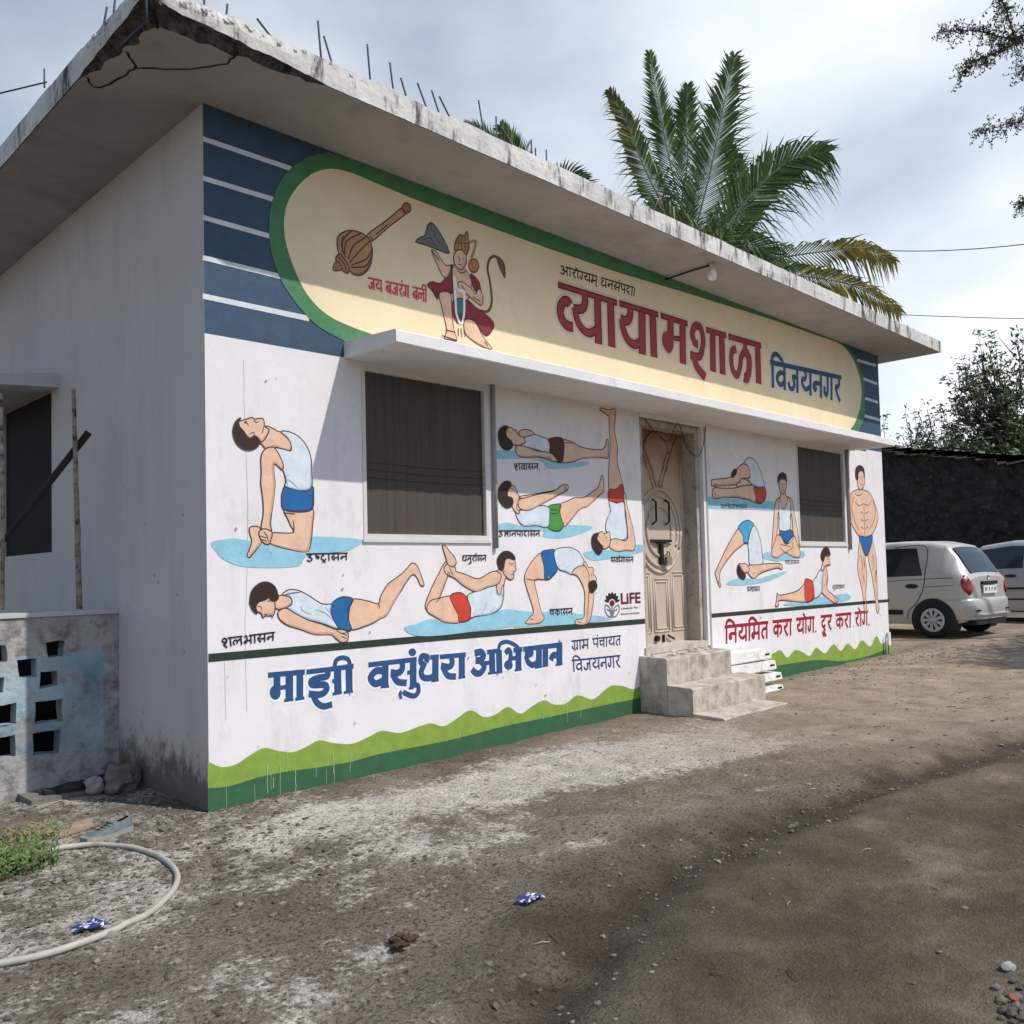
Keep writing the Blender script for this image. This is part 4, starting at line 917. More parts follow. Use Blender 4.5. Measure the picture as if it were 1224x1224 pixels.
strokes(I4, [('90,325 475,290', 58), ('182,320 186,500', 72), ('200,458 280,448', 48), ('312,320 312,585', 80), ('258,590 355,577', 34), ('422,310 422,572', 72), ('374,577 470,562', 34),
 ('492,292 745,262', 54), ('715,275 705,335 620,352 545,385 560,425 680,425 700,475 640,525 515,520', 66), ('555,520 600,610 670,650 760,628', 66), ('760,388 800,384', 46), ('815,250 820,510', 78), ('765,522 862,505', 32), ('935,240 938,490', 72), ('882,507 978,492', 32), ('785,240 800,172 860,142 925,160 950,235', 52), ('742,262 985,228', 54)],
 'navy', 'whitehalo', .016, -.0009, 'first word of the large blue campaign name', dots=[(165, 505, 58, 76)])
I5 = T(430, 760, .11438)
strokes(I5, [('90,305 595,245', 54), ('265,280 265,530', 70), ('217,535 305,527', 32), ('235,365 165,370 112,440 160,500 245,468', 62), ('442,275 442,345 400,388 322,385', 66), ('342,395 392,478 490,492', 66), ('495,386 545,380', 44), ('557,260 557,545', 70), ('512,548 560,545', 30), ('560,510 605,520 610,585 560,630 450,590', 52), ('440,580 418,610 432,660', 34),
 ('692,275 705,225 650,215 638,275 692,318', 52), ('660,325 640,385 665,435 725,442 790,410', 62), ('735,226 825,218', 50), ('790,225 788,468', 68), ('745,472 825,462', 30), ('835,222 1108,196', 50), ('955,230 965,285 930,325 848,312', 62), ('868,325 918,415 1005,425', 62), ('1065,205 1065,430', 66), ('1028,437 1102,428', 30)],
 'navy', 'whitehalo', .016, -.0009, 'second word of the large blue campaign name', dots=[(548, 172, 40, 42)])
strokes(CI6, [('75,190 120,180 140,208 118,238 82,242', 40), ('118,245 145,285 120,330 85,335 55,305', 42), ('150,262 195,256', 32), ('165,182 240,172', 34), ('202,175 204,335', 44), ('172,338 230,330', 18), ('252,165 256,325', 44), ('230,332 278,324', 18), ('248,172 262,122 310,105 368,128 405,162', 32),
 ('300,190 322,165 338,195 330,260 335,225', 36), ('338,228 385,222', 32), ('395,162 395,310', 44), ('368,315 420,305', 18), ('358,168 425,158', 34), ('430,160 620,136', 36), ('482,162 487,192 442,202', 40), ('450,205 465,252 500,275 540,248', 40), ('545,148 545,288', 44), ('515,294 566,286', 18), ('592,142 592,278', 42), ('570,284 612,276', 18), ('620,138 715,124', 36), ('695,130 695,266', 44), ('668,274 718,267', 18), ('690,205 648,205 632,240', 42)],
 'navy', 'whitehalo', .016, -.0009, 'third word of the large blue campaign name', dots=[(322, 275, 32, 36)])
# campaign emblem and latin wordmark
def latin(s, col, C, x0_, y0_, x1_, y1_, label, bold=0., y=-.0022):
    cu = bpy.data.curves.new('lettering', 'FONT'); cu.body = s; cu.offset = bold; cu.resolution_u = 3
    ob = bpy.data.objects.new('lettering', cu); COL.objects.link(ob)
    me = bpy.data.meshes.new_from_object(ob.evaluated_get(bpy.context.evaluated_depsgraph_get()))
    xs = [v.co.x for v in me.vertices]; ys = [v.co.y for v in me.vertices]; a0, a1, b0, b1 = min(xs), max(xs), min(ys), max(ys)
    a, b_ = C([(x0_, y0_), (x1_, y1_)])
    mb = MB(); mb.add([(a[0]+(v.co.x-a0)/(a1-a0)*(b_[0]-a[0]), y, a[1]+(v.co.y-b0)/(b1-b0)*(b_[1]-a[1])) for v in me.vertices], [tuple(f.vertices) for f in me.polygons])
    bpy.data.objects.remove(ob); bpy.data.curves.remove(cu); bpy.data.meshes.remove(me)
    return mb.build('painted_lettering', pm(col), front, label=label)
latin('LiFE', 'lifered', CF, 1058, 360, 1160, 296, 'maroon four letter wordmark left of the door', .03)
latin('Lifestyle For', 'black', CF, 1060, 390, 1150, 370, 'upper small dark line under the wordmark', .012)
latin('Environment', 'black', CF, 1060, 416, 1155, 398, 'lower small dark line under the wordmark', .012)
p = Paint(-.0022)
for k in range(7):
    a = R(-20-k*23.5) if False else pi*(.08+.84*k/6); dx, dy = cos(a), -sin(a)*1.25; c0 = (1012+dx*18, 352+dy*18); c1 = (1012+dx*42, 350+dy*44); n_ = (-dy*7, dx*7)
    p.fill('black', smooth(CF([(c0[0]+n_[0]*.5, c0[1]+n_[1]*.5), ((c0[0]+c1[0])/2+n_[0], (c0[1]+c1[1])/2+n_[1]), c1, ((c0[0]+c1[0])/2-n_[0], (c0[1]+c1[1])/2-n_[1]), (c0[0]-n_[0]*.5, c0[1]-n_[1]*.5)]), True, 3))
p.fill('lifered', smooth(CF([(1012+13*cos(k*pi/4), 354+16*sin(k*pi/4)) for k in range(8)]), True, 3))
for st in ('978,360 975,390 990,420 1012,426', '1046,360 1049,390 1034,420 1012,426', '978,362 1000,378 1010,424', '1046,362 1024,378 1014,424', '1012,368 1012,426', '985,385 1000,395 1008,420', '1039,385 1024,395 1016,420'): p.line('grey', smooth(CF(st), False, 5), .012)
p.build('painted_emblem', 'maroon and grey flower emblem left of the wordmark')

STUB.build('corner_stub', [MW, pm('lime'), pm('darkgreen')], bld, label='short painted stub at the right end of the front wall')
random.seed(91); mb = MB()
for k in range(17):
    x = random.uniform(.02, 1.0) if k < 13 else random.uniform(1, 3.5); z = random.uniform(.10, .24); l = random.uniform(.03, .20)
    mb.ribbon([(x+.004*noise.noise((q*1.1, k, 1)), z-l*q/5) for q in range(6)], random.uniform(.0015, .0035), -.0062, 0, False, 0)
mb.build('paint_drip', mat('pale_drip', (.42, .50, .40), .8, .2, 20, 0), front, kind='stuff', label='pale runs of paint down the green skirting')
mb = MB()
for k in range(120):
    x, z = random.uniform(.03, 9.4), random.uniform(.3, 2.7)
    if k < 50: z = random.uniform(.3, .8)
    if any(h[0]-.1 < x < h[1]+.1 and h[2]-.1 < z < h[3]+.1 for h in (W1, W2, DO)): continue
    r_ = random.uniform(.003, .011); mb.poly([(x+r_*cos(q*pi/3)*random.uniform(.4, 1.2), z+r_*1.3*sin(q*pi/3)*random.uniform(.4, 1.2)) for q in range(6)], -.0066)
mb.build('paint_chip', mat('chip_grey', (.27, .25, .24), .9, .3, 30, 0), front, kind='stuff', label='small grey chips in the white paint')
# hairline cracks and drips on the front wall
mb = MB()
for st in ('291,430 293,520 296,600 295,690 293,760 295,850', '268,780 270,860'):
    q = [wl(*a) for a in smooth(P(st), False, 10)]
    q = [(a+.004*noise.noise((b_*9, 1, 1)), b_) for a, b_ in q]; mb.ribbon(q, .0028, -.0018, 0, False, 0)
mb.build('hairline_crack', mat('crack_grey', (.52, .50, .50), .9, .2, 9, 0), front)

# ------------------------------------------------------------------ steps
MST = mat('step_cement', (.50, .445, .385), .92, .14, 5, .5, 35, grime=(.20, .165, .13), gscale=7, glo=.44, ghi=.7)
st = thing('concrete_steps', 'worn cement entrance steps of three treads below the door', 'steps', (4.5, -.4, 0))
def slab(x0_, x1_, y0_, y1_, z0_, z1_, tilt=0):
    mb = MB(); nxs = 44
    vs = []
    for i in range(nxs+1):
        x = x0_+(x1_-x0_)*i/nxs; e = lambda a: .012*noise.noise((x*7, a, z1_))+.006*noise.noise((x*23, a, z1_))
        vs += [(x, y1_, z0_), (x, y0_+e(1), z0_), (x, y0_+e(2), z1_-.012), (x, y0_+.012+e(3), z1_+e(4)*.6), (x, y1_, z1_+.01+e(5)*.3)]
    fs = [(5*i+j, 5*i+j+1, 5*i+j+6, 5*i+j+5) for i in range(nxs) for j in range(4)]
    mb.add(vs, [tuple(reversed(f)) for f in fs]); mb.add(vs[:5], [(0,1,2,3,4)]); mb.add(vs[-5:], [(4,3,2,1,0)])
    return mb
slab(4.036, 5.10, -.285, -.0006, -.12, .535).build('step', MST, st, label='top step landing below the door')
slab(4.036, 5.26, -.545, -.287, -.12, .295).build('step', MST, st, label='middle step')
slab(4.036, 5.10, -.85, -.547, -.12, .075).build('step', MST, st, label='low bottom step, half sunk in dirt')
mb = MB()
for k in range(26):
    r = .008+random.random()*.02; mb.rock((4.1+random.random()*1., -.02-random.random()*.2, .545), (r*1.6, r, r*.5), k)
mb.build('rubble', MST, st, kind='stuff')
# white slabs piled beside the steps
MSL = mat('white_slab', (.72, .71, .68), .6, .08, 6, .2, 40, grime=(.35, .33, .27), gscale=9, glo=.52, ghi=.72)
labs = ['white slab lying topmost on the pile beside the steps', 'white slab second from the top of the pile beside the steps', 'white slab third from the top of the pile beside the steps', 'white slab at the bottom of the pile beside the steps']
for k, (q0, q1, yy) in enumerate((('892,777', '922,790', -.24), ('893,791', '928,803.5', -.27), ('905,805', '935,815.5', -.30), ('908,820', '937,831', -.33))):
    a, b_ = P(q0)[0], P(q1)[0]; A_, B_ = on(1, yy, *a), on(1, yy, *b_)
    z1_, z0_ = (A_.z+on(1, yy, b_[0], a[1]).z)/2, (on(1, yy, a[0], b_[1]).z+B_.z)/2
    if k == 3: z0_ = gz(5.8, -.3)-.01
    x1_ = B_.x; x0_ = 5.275 if k > 1 else 5.13
    o = thing('stone_slab', labs[k], 'slab', ((x0_+x1_)/2, yy/2, z0_), 'white slabs piled beside the steps')
    mb = MB(); e = .012
    mb.hexa([(x0_,yy+e,z0_),(x1_,yy+e,z0_),(x1_,-.03,z0_),(x0_,-.03,z0_)], [(x0_,yy,z0_+e),(x1_+e,yy,z0_+e),(x1_+e,-.02,z0_+e),(x0_,-.02,z0_+e)])
    mb.hexa([(x0_,yy,z0_+e),(x1_+e,yy,z0_+e),(x1_+e,-.02,z0_+e),(x0_,-.02,z0_+e)], [(x0_,yy+e,z1_),(x1_,yy+e,z1_-.01),(x1_,-.03,z1_-.01),(x0_,-.03,z1_)])
    mb.build('block', MSL, o)
    mb = MB(); zc = (z0_+z1_)/2; mb.box((x1_-.11,yy-.002,zc-.008),(x1_-.03,yy+.004,zc+.008)); mb.build('stencil_mark', MDK, o)
    if k < 3:
        mb = MB(); mb.box((x0_+.05,-.2,z0_-.055),(x0_+.14,-.05,z0_)); mb.box((x1_-.22,-.16,z0_-.055),(x1_-.12,-.05,z0_)); mb.build('packing_piece', MST, o)

# ------------------------------------------------------------------ bulb under the eave
lb = thing('light_bulb', 'white bulb in a holder hanging under the roof edge above the hall name', 'light bulb', (4.643, -.5, 4.1))
mb = MB(); mb.lathe([(.004,-.165),(.03,-.155),(.043,-.125),(.042,-.10),(.03,-.07),(.02,-.05)], (4.643,-.5,4.1), 'Z', 16); mb.build('bulb', mat('bulb_glass', (.8, .8, .78), .15, .02, 5, 0, spec=.6), lb)
mb = MB(); mb.lathe([(.022,-.055),(.024,-.02),(.018,.0)], (4.643,-.5,4.1), 'Z', 14); mb.build('holder', MFR, lb)
mb = MB(); mb.tube([(4.62,-.001,4.07),(4.63,-.25,4.082),(4.643,-.49,4.085)], .009, 8); mb.build('arm', MIR, lb)

# ------------------------------------------------------------------ perforated wall on the left, poles
def jali_mat():
    m = mat('peeling_blue_plaster', (.36, .35, .34), .95, .18, 5, .8, 25, grime=(.11, .10, .09), gscale=8, glo=.47, ghi=.68, bdist=.012)
    t = m.node_tree; L = t.links; b = t.nodes['Principled BSDF']
    src = b.inputs['Base Color'].links[0].from_socket
    c = t.nodes.new('ShaderNodeTexCoord'); n = t.nodes.new('ShaderNodeTexNoise'); n.inputs['Scale'].default_value = 3.4; n.inputs['Detail'].default_value = 9; n.inputs['Roughness'].default_value = .7
    L.new(c.outputs['Object'], n.inputs['Vector'])
    s = t.nodes.new('ShaderNodeSeparateXYZ'); L.new(c.outputs['Object'], s.inputs[0])
    # paint survives between 0.2 and 0.86 m, up to 0.13 m from the right end
    def ss(v, lo, hi):
        r = t.nodes.new('ShaderNodeMapRange'); r.interpolation_type = 'SMOOTHSTEP'; r.inputs[1].default_value = lo; r.inputs[2].default_value = hi; L.new(v, r.inputs[0]); return r.outputs[0]
    def mul(a, b_):
        x = t.nodes.new('ShaderNodeMath'); x.operation = 'MULTIPLY'; L.new(a, x.inputs[0]); L.new(b_, x.inputs[1]); return x.outputs[0]
    k = mul(mul(ss(s.outputs['Z'], .10, .45), ss(s.outputs['Z'], .87, .86)), ss(s.outputs['X'], -.10, -.105))
    k = mul(k, ss(n.outputs['Fac'], .34, .55))
    n2 = t.nodes.new('ShaderNodeTexNoise'); n2.inputs['Scale'].default_value = 2.2; n2.inputs['Detail'].default_value = 3; L.new(c.outputs['Object'], n2.inputs['Vector'])
    r2 = t.nodes.new('ShaderNodeValToRGB'); r2.color_ramp.elements[0].position = .42; r2.color_ramp.elements[0].color = (.36, .47, .50, 1); r2.color_ramp.elements[1].position = .68; r2.color_ramp.elements[1].color = (.07, .22, .30, 1)
    L.new(n2.outputs['Fac'], r2.inputs[0])
    x = t.nodes.new('ShaderNodeMix'); x.data_type = 'RGBA'; L.new(k, x.inputs[0]); L.new(src, x.inputs[6]); L.new(r2.outputs[0], x.inputs[7]); L.new(x.outputs[2], b.inputs['Base Color'])
    return m
JY = 1.29
jt = thing('lattice_wall', 'low peeling pale blue wall with square air holes at the left of the hall', 'wall', (-1.2, JY, 0))
J4 = lambda a, b_: on(1, JY, a*.21242, 700+b_*.21242)
holes = []
for st_ in ('262,322 358,402', '105,420 205,508', '228,487 322,567', '198,655 352,760', '186,832 338,935', '-60,335 40,435', '-60,520 20,600', '-70,680 92,780', '-80,860 82,965'):
    a, b_ = P(st_); A_, B_ = J4(*a), J4(*b_); holes.append((A_.x, B_.x, B_.z, A_.z))
for r_ in range(5):
    for c_ in range(5):
        x = -1.05-c_*.27-.1*(r_ % 2); z = .22+r_*.145; holes.append((x, x+.11, z, z+.085))
xs = sorted(set([-2.6, -.001]+[round(v, 4) for h in holes for v in h[:2]])); zs = sorted(set([-.2, 1.13]+[round(v, 4) for h in holes for v in h[2:]]))
holes = [tuple(round(v, 4) for v in h) for h in holes]
JF = lambda x, y, z: (x+(.014*noise.noise((x*9, z*9, 2)) if -2.5 < x < -.05 else 0), y, z+(.014*noise.noise((x*9, z*9, 6)) if 0 < z < 1.1 else 0))
mb = MB()
rectwall(mb, xs, zs, holes, lambda x, z: JF(x, JY, z)); rectwall(mb, xs[::-1], zs, [(h[0], h[1], h[2], h[3]) for h in holes], lambda x, z: JF(x, JY+.11, z))
for (x0_, x1_, z0_, z1_) in holes:
    y0_, y1_ = JY, JY+.11
    mb.add([JF(x0_,y0_,z0_),JF(x1_,y0_,z0_),JF(x1_,y1_,z0_),JF(x0_,y1_,z0_)], [(0,1,2,3)]); mb.add([JF(x0_,y0_,z1_),JF(x0_,y1_,z1_),JF(x1_,y1_,z1_),JF(x1_,y0_,z1_)], [(0,1,2,3)])
    mb.add([JF(x0_,y0_,z0_),JF(x0_,y1_,z0_),JF(x0_,y1_,z1_),JF(x0_,y0_,z1_)], [(0,1,2,3)]); mb.add([JF(x1_,y0_,z0_),JF(x1_,y0_,z1_),JF(x1_,y1_,z1_),JF(x1_,y1_,z0_)], [(0,1,2,3)])
mb.add([(-2.6,JY,1.13),(-.001,JY,1.13),(-.001,JY+.11,1.13),(-2.6,JY+.11,1.13)], [(0,1,2,3)])
MJA = jali_mat()
jo = mb.build('perforated_panel', MJA, jt, org=(0, 0, 0)); jo.location = (1.2, -JY, 0)
mb = MB(); n = 26
top = []
for i in range(n+1):
    x = -2.6+2.6*i/n; e = .008*noise.noise((x*7, 2, 2)); top += [(x,JY-.012+e*.4,1.105),(x,JY-.012+e*.4,1.135+e),(x,JY+.125,1.135+e),(x,JY+.125,1.105)]
mb.add(top, [(4*i+j, 4*i+4+j, 4*i+5+j, 4*i+1+j) for i in range(n) for j in range(3)]); mb.add(top[-4:], [(0,1,2,3)])
mb.build('coping', MG, jt)
mb = MB(); mb.add([(-2.6,2.2,-.2),(-.01,2.2,-.2),(-.01,2.2,1.1),(-2.6,2.2,1.1)], [(0,1,2,3)]); mb.build('shade_backing', MDK, jt)  # near-black sheet stands in for the darkness seen through the holes
for st_ in ():
    pass
MWO = mat('weathered_pole', (.30, .26, .21), .9, .35, 18, .4, 60, grime=(.05, .04, .03), gscale=14, glo=.48, ghi=.62)
a, b_ = on(1, JY+.05, 95, 727), on(1, JY+.05, 88, 466)
mb = MB(); N = 14
mb.tube([a+(b_-a)*(i/N)+Vector((.008*noise.noise((i*.7, 1, 1)), .006*noise.noise((i*.7, 4, 1)), -.004 if i == 0 else 0)) for i in range(N+1)], [.020-.006*i/N+.003*noise.noise((i*1.3, 2, 2)) for i in range(N+1)], 8)
o = mb.build('wooden_pole', MWO, org=a); tag(o, 'thin weathered upright pole standing on the low wall beside the dark side window', 'pole')
a, b_ = on(1, JY+.08, 106, 517), on(1, JY+.30, -30, 690)
mb = MB(); mb.tube([a, (a+b_)/2, b_], [.024, .021, .010], 7)
o = mb.build('wooden_stick', mat('dark_wood_stick', (.03, .026, .024), .9, .3, 20, .2, 60), org=b_); tag(o, 'dark slanting stick tied across the upright pole', 'stick')
a, b_ = on(1, JY+.05, 3, 728), on(1, JY+.05, 1, 470)
mb = MB(); mb.tube([a-Vector((0,0,.004)), (a+b_)/2+Vector((.006,0,0)), b_], .013, 8)
o = mb.build('wooden_pole', MWO, org=a); tag(o, 'thin pole at the left edge of the picture standing on the low wall', 'pole')

# ------------------------------------------------------------------ litter on the ground
def gp(x, y, dz=0):
    p = on(2, 0, x, y)
    for _ in range(4): p = on(2, gz(p.x, p.y), x, y)
    return Vector((p.x, p.y, p.z+dz))
MROCK = mat('basalt_rock', (.17, .155, .14), .95, .35, 9, .8, 30, grime=(.06, .055, .05), gscale=8, bdist=.015)
c = gp(170, 945); c.y = min(c.y, 1.0)
c = Vector((-.13, .92, .07)); mb = MB(); mb.rock(c, (.115, .10, .095), 3, 0, 3, .5); o = mb.build('rock', MROCK, org=c-Vector((0,0,.09))); tag(o, 'rough brown boulder lying against the side wall of the hall', 'rock')
c = Vector((-.27, .98, .05)); mb = MB(); mb.rock(c, (.06, .05, .05), 9, 0, 2, .6); o = mb.build('rock', mat('pale_stone', (.33, .31, .30), .95, .2, 9, .5, 30), org=c-Vector((0,0,.04))); tag(o, 'pale angular stone left of the boulder by the side wall', 'rock')
c = gp(43, 945)+Vector((0,0,.02)); mb = MB(); mb.rock(c, (.04, .035, .035), 13, 0, 2, .4); o = mb.build('rock', MROCK, org=c-Vector((0,0,.03))); tag(o, 'small round grey stone at the foot of the pale blue wall', 'rock')
# hose
mb = MB(); hp = [(30,1026),(55,1021),(75,1016),(110,1012.5),(150,1015),(185,1024),(207,1040),(212,1056),(200,1076),(175,1097),(140,1114),(100,1130),(50,1146),(0,1156),(-60,1166)]
pts = [gp(*q, .012) for q in hp]; pts = smooth([tuple(q) for q in pts], False, 6)
pts = [(q[0], q[1], max(q[2], gz(q[0], q[1])+.011)) for q in pts]
mb.tube(pts, .0135, 10); o = mb.build('garden_hose', mat('pale_hose', (.40, .375, .33), .6, .15, 14, .1, 60, grime=(.2, .17, .13), gscale=9), org=pts[40]); tag(o, 'pale grey hose curving over the dirt at the lower left', 'hose')
# shoe
def shoe(org, yaw, label, up, sole, L=.26, sq=1., lace=True):
    t = thing('shoe', label, 'shoe', org, None, yaw)
    n = 15; ring = 12
    def w(u): return .034+.014*sin(min(1, u*1.15)*pi*.95)+.006*(1-abs(2*u-1.3))
    def top(u): return (.078-.05*u if 0 < u < .28 else .070 if u == 0 else .070+.04*(u-.28) if u < .38 else .074-.045*((u-.38)/.62)**.8)*sq if u < .97 else .035*sq
    mb = MB(); rows = []
    for i in range(n+1):
        u = i/n; ww = w(u)*(1 if 0 < i < n else .55); h = top(u); z0 = .018+.012*max(0, u-.7)/.3*1
        r_ = []
        for k in range(ring):
            a = pi*k/(ring-1); r_.append((cos(a)*ww*(1-.25*sin(a)), u*L-.13, z0+sin(a)**.8*(h-z0)))
        rows.append(r_)
    vs = [v for r_ in rows for v in r_]; fs = []
    for i in range(n):
        for k in range(ring-1):
            if i < 5 and 4 <= k <= 6 and i > 0: continue   # ankle opening
            fs.append((i*ring+k, i*ring+k+1, (i+1)*ring+k+1, (i+1)*ring+k))
    fs += [tuple(range(ring-1, -1, -1)), tuple(n*ring+k for k in range(ring))]
    mb.add(vs, fs, 0, True); mb.build('upper', up, t, org=(0,0,0))
    mb = MB(); mb.add([(cos(q*pi/5)*.024, -.075+sin(q*pi/5)*.042, .052) for q in range(10)], [tuple(range(10))]); mb.build('insole', MDK, t, org=(0,0,0))  # insole coloured near-black for the shade inside the ankle opening
    mb = MB(); b_, tt = [], []
    for i in range(n+1):
        u = i/n; ww = w(u)*1.1*(1 if 0 < i < n else .6); zz = .012*max(0, u-.7)/.3
        b_.append((ww, u*L-.132, zz)); tt.append(ww)
    vs = []
    for i in range(n+1): vs += [(-tt[i], b_[i][1], b_[i][2]), (tt[i], b_[i][1], b_[i][2]), (tt[i]*1.02, b_[i][1], b_[i][2]+.024), (-tt[i]*1.02, b_[i][1], b_[i][2]+.024)]
    mb.add(vs, [(4*i+j, 4*i+4+j, 4*i+4+(j+1) % 4, 4*i+(j+1) % 4) for i in range(n) for j in range(4)]+[(0,1,2,3), (4*n+3,4*n+2,4*n+1,4*n)]); mb.build('sole', sole, t, org=(0,0,0))
    if lace:
        mb = MB()
        for i in range(4):
            y = .0+i*.022; z = top((y+.13)/L)+.004
            mb.tube([(-.024,y,z-.012),(0,y+.01,z),(.024,y,z-.012)], .003, 5)
        mb.tube([(.02,.0,.07),(.05,-.01,.04),(.055,-.015,.006)], .003, 5)
        mb.build('lace', mat('dark_lace', (.05, .055, .06), .9, .2, 30, 0), t, org=(0,0,0))
    return t
MSHO = mat('faded_canvas', (.11, .14, .145), .9, .25, 25, .3, 90, grime=(.11, .115, .115), gscale=20); MSOL = mat('dirty_sole', (.30, .285, .25), .8, .2, 20, .2, 60)
c = gp(132, 998); shoe((c.x, c.y, c.z-.004), R(112), 'old grey lace up shoe lying on the dirt near the hall corner', MSHO, MSOL, .30)
MBK = mat('black_rubber', (.025, .028, .032), .7, .3, 20, .1, 60)
c = Vector((-.42, 1.12, gz(-.42, 1.12)+.03)); shoe(c, R(80), 'dark worn shoe left of its pair at the foot of the pale blue wall', MBK, MBK, .24, .8, False)
c = Vector((-.22, 1.16, gz(-.22, 1.16)+.03)); shoe(c, R(95), 'dark worn shoe right of its pair at the foot of the pale blue wall', MBK, MBK, .24, .7, False)
mb = MB(); mb.box((-.62,1.02,-.05),(-.10,1.285,gz(-.3,1.15)+.03)); o = mb.build('stone_ledge', MROCK, org=(-.36,1.15,0)); tag(o, 'low dark ledge under the pair of dark shoes', 'ledge')
# flat broken tile
c = gp(88, 990, .012); mb = MB(); A_, B_, C_, D_ = gp(62,996,.005), gp(108,980,.005), gp(112,990,.005), gp(72,1003,.005)
mb.hexa([A_,B_,C_,D_], [q+Vector((0,0,.009)) for q in (A_,B_,C_,D_)]); o = mb.build('broken_tile', mat('clay_tile', (.30, .23, .16), .95, .2, 12, .5, 40), org=c); tag(o, 'flat tan piece of broken tile left of the grey shoe', 'tile')
# wrappers
def wrapper(px_, py_, s, label, seed, cat='wrapper'):
    c = gp(px_, py_, .0); mb = MB(); n = 9
    vs = []
    for j in range(n):
        for i in range(n):
            u, v = i/(n-1)-.5, j/(n-1)-.5
            vs.append((c.x+u*s*1.4+.1*s*noise.noise((u*5, v*5, seed)), c.y+v*s*.8+.1*s*noise.noise((u*5, v*5, seed+4)), c.z+.012+s*.30*abs(noise.noise((u*6, v*6, seed+9)))+.15*s*(.5-abs(u))))
    fs = [(j*n+i, j*n+i+1, (j+1)*n+i+1, (j+1)*n+i) for j in range(n-1) for i in range(n-1)]
    ms = [0 if (noise.noise((f[0] % n*.6, f[0]//n*.9, seed)) < .12) else 1 for f in fs]
    for f, m_ in zip(fs, ms): mb.add([vs[i] for i in f], [(0,1,2,3)], m_)
    o = mb.build('plastic_wrapper', [mat('blue_plastic', (.02, .03, .16), .3, .2, 20, 0, spec=.6), mat('white_plastic', (.5, .5, .6), .3, .1, 20, 0)], org=c); tag(o, label, cat)
wrapper(106, 1112, .085, 'crumpled dark blue wrapper touching the hose', 2); wrapper(634, 1078, .075, 'small blue and white scrap of wrapper in the open dirt', 5)
c = gp(482, 1130, .012); mb = MB()
for k in range(14): mb.rock(c+Vector((random.uniform(-.05,.05), random.uniform(-.04,.04), random.uniform(-.004,.015))), (.022,.016,.010), k, 0, 1, .6)
o = mb.build('dung_clod', mat('brown_clod', (.055, .035, .018), .95, .4, 30, .4, 60), org=c); tag(o, 'dark brown clod lying on the dirt in front of the hall', 'clod')
def lump(px_, py_, r, label, m, name, cat, seed, sub=2):
    c = gp(px_, py_, r[2]*.4); mb = MB(); mb.rock(c, r, seed, 0, sub, .45); o = mb.build(name, m, org=c-Vector((0,0,r[2]*.7))); tag(o, label, cat)
MBR = mat('red_brick', (.26, .085, .05), .95, .25, 14, .5, 40)
lump(1211, 1196, (.026, .018, .014), 'small red brick fragment at the lower right corner', MBR, 'brick_fragment', 'brick', 3)
lump(1205, 1158, (.03, .022, .016), 'flat grey stone just above the brick fragment at the right edge', mat('pale_stone', (.33, .31, .30)), 'rock', 'rock', 5)
lump(1190, 1182, (.016, .013, .01), 'little dark stone left of the brick fragment', MROCK, 'rock', 'rock', 8)
# gravel
mb = MB(); ct = 0
for k in range(3700):
    if k < 2300: x, y = random.gauss(-.75, .7), random.gauss(-.55, .7)
    elif k < 2560:
        i = random.randrange(len(RUT)-1); q = RUT[i].lerp(RUT[i+1], random.random()); x, y = q.x+random.gauss(0, .25), q.y+random.gauss(0, .10)
    elif k < 3300: x, y = random.uniform(6, 11), random.gauss(-.45, .35)
    else: x, y = random.uniform(-2.2, 9), random.uniform(-4, 0)
    if (y > -.03 and x > -.03) or y > 1.2 or y < -4.4 or x < -2.5: continue
    if 3.95 < x < 6.5 and y > -.9: continue
    if .3 < x < 5 and -1.5 < y < -.3 and random.random() < .7: continue
    r = .005+.009*random.random()**2.2+(.010 if random.random() < .04 else 0)
    z = gz(x, y)
    mb.rock((x, y, z+r*.15), (r*random.uniform(.9, 1.7), r*random.uniform(.8, 1.3), r*.7), k % 97, (random.choice((0, 1, 1, 2)) if y < -1.5 or x < .3 else random.choice((1, 2, 2))), 1, .6)
for k in range(420):      # dark flakes, chips and leaf bits trodden into the road
    x, y = random.uniform(.2, 8), random.uniform(-3.9, -.9); r = random.uniform(.003, .008); z = gz(x, y)
    mb.rock((x, y, z+.001), (r*random.uniform(1, 2.6), r*random.uniform(.7, 1.2), r*.4), k % 89, random.choice((0, 0, 0, 1)), 1, .6)
for k in range(60):       # loose rubble heaped at the lower right corner
    c_ = gp(random.gauss(1222, 20), random.gauss(1205, 30)); r = random.uniform(.006, .02)
    mb.rock((c_.x, c_.y, c_.z+r*.3), (r*1.3, r, r*.7), k, random.choice((0, 0, 1)), 1, .6)
mb.build('gravel', [mat('gravel_dark', (.09, .072, .058), .95, .3, 30, .4, 90), mat('gravel_grey', (.14, .122, .10), .95, .3, 30, .4, 90), mat('gravel_pale', (.22, .20, .175), .95, .2, 30, .4, 90)], kind='stuff')
# twigs and straw litter
mb = MB()
for k in range(260):
    x, y = (random.uniform(-2, 8), random.uniform(-3.6, -.15)) if k > 90 else (random.gauss(-.9, .45), random.gauss(.5, .4))
    if x > -.05 and y > -.05 or y > 1.2: continue
    if 3.95 < x < 6.5 and y > -.95: continue
    a = random.random()*pi; l = random.uniform(.02, .09); z = gz(x, y)+.008
    mb.tube([(x, y, z), (x+cos(a)*l*.5, y+sin(a)*l*.5, z+.006), (x+cos(a)*l, y+sin(a)*l, gz(x+cos(a)*l, y+sin(a)*l)+.006)], .0022, 4, random.choice((0, 1)))
mb.build('twig_litter', [mat('dry_straw', (.34, .28, .17), .9, .3, 30, 0), mat('dry_twig', (.10, .075, .05), .9, .3, 30, 0)], kind='stuff')
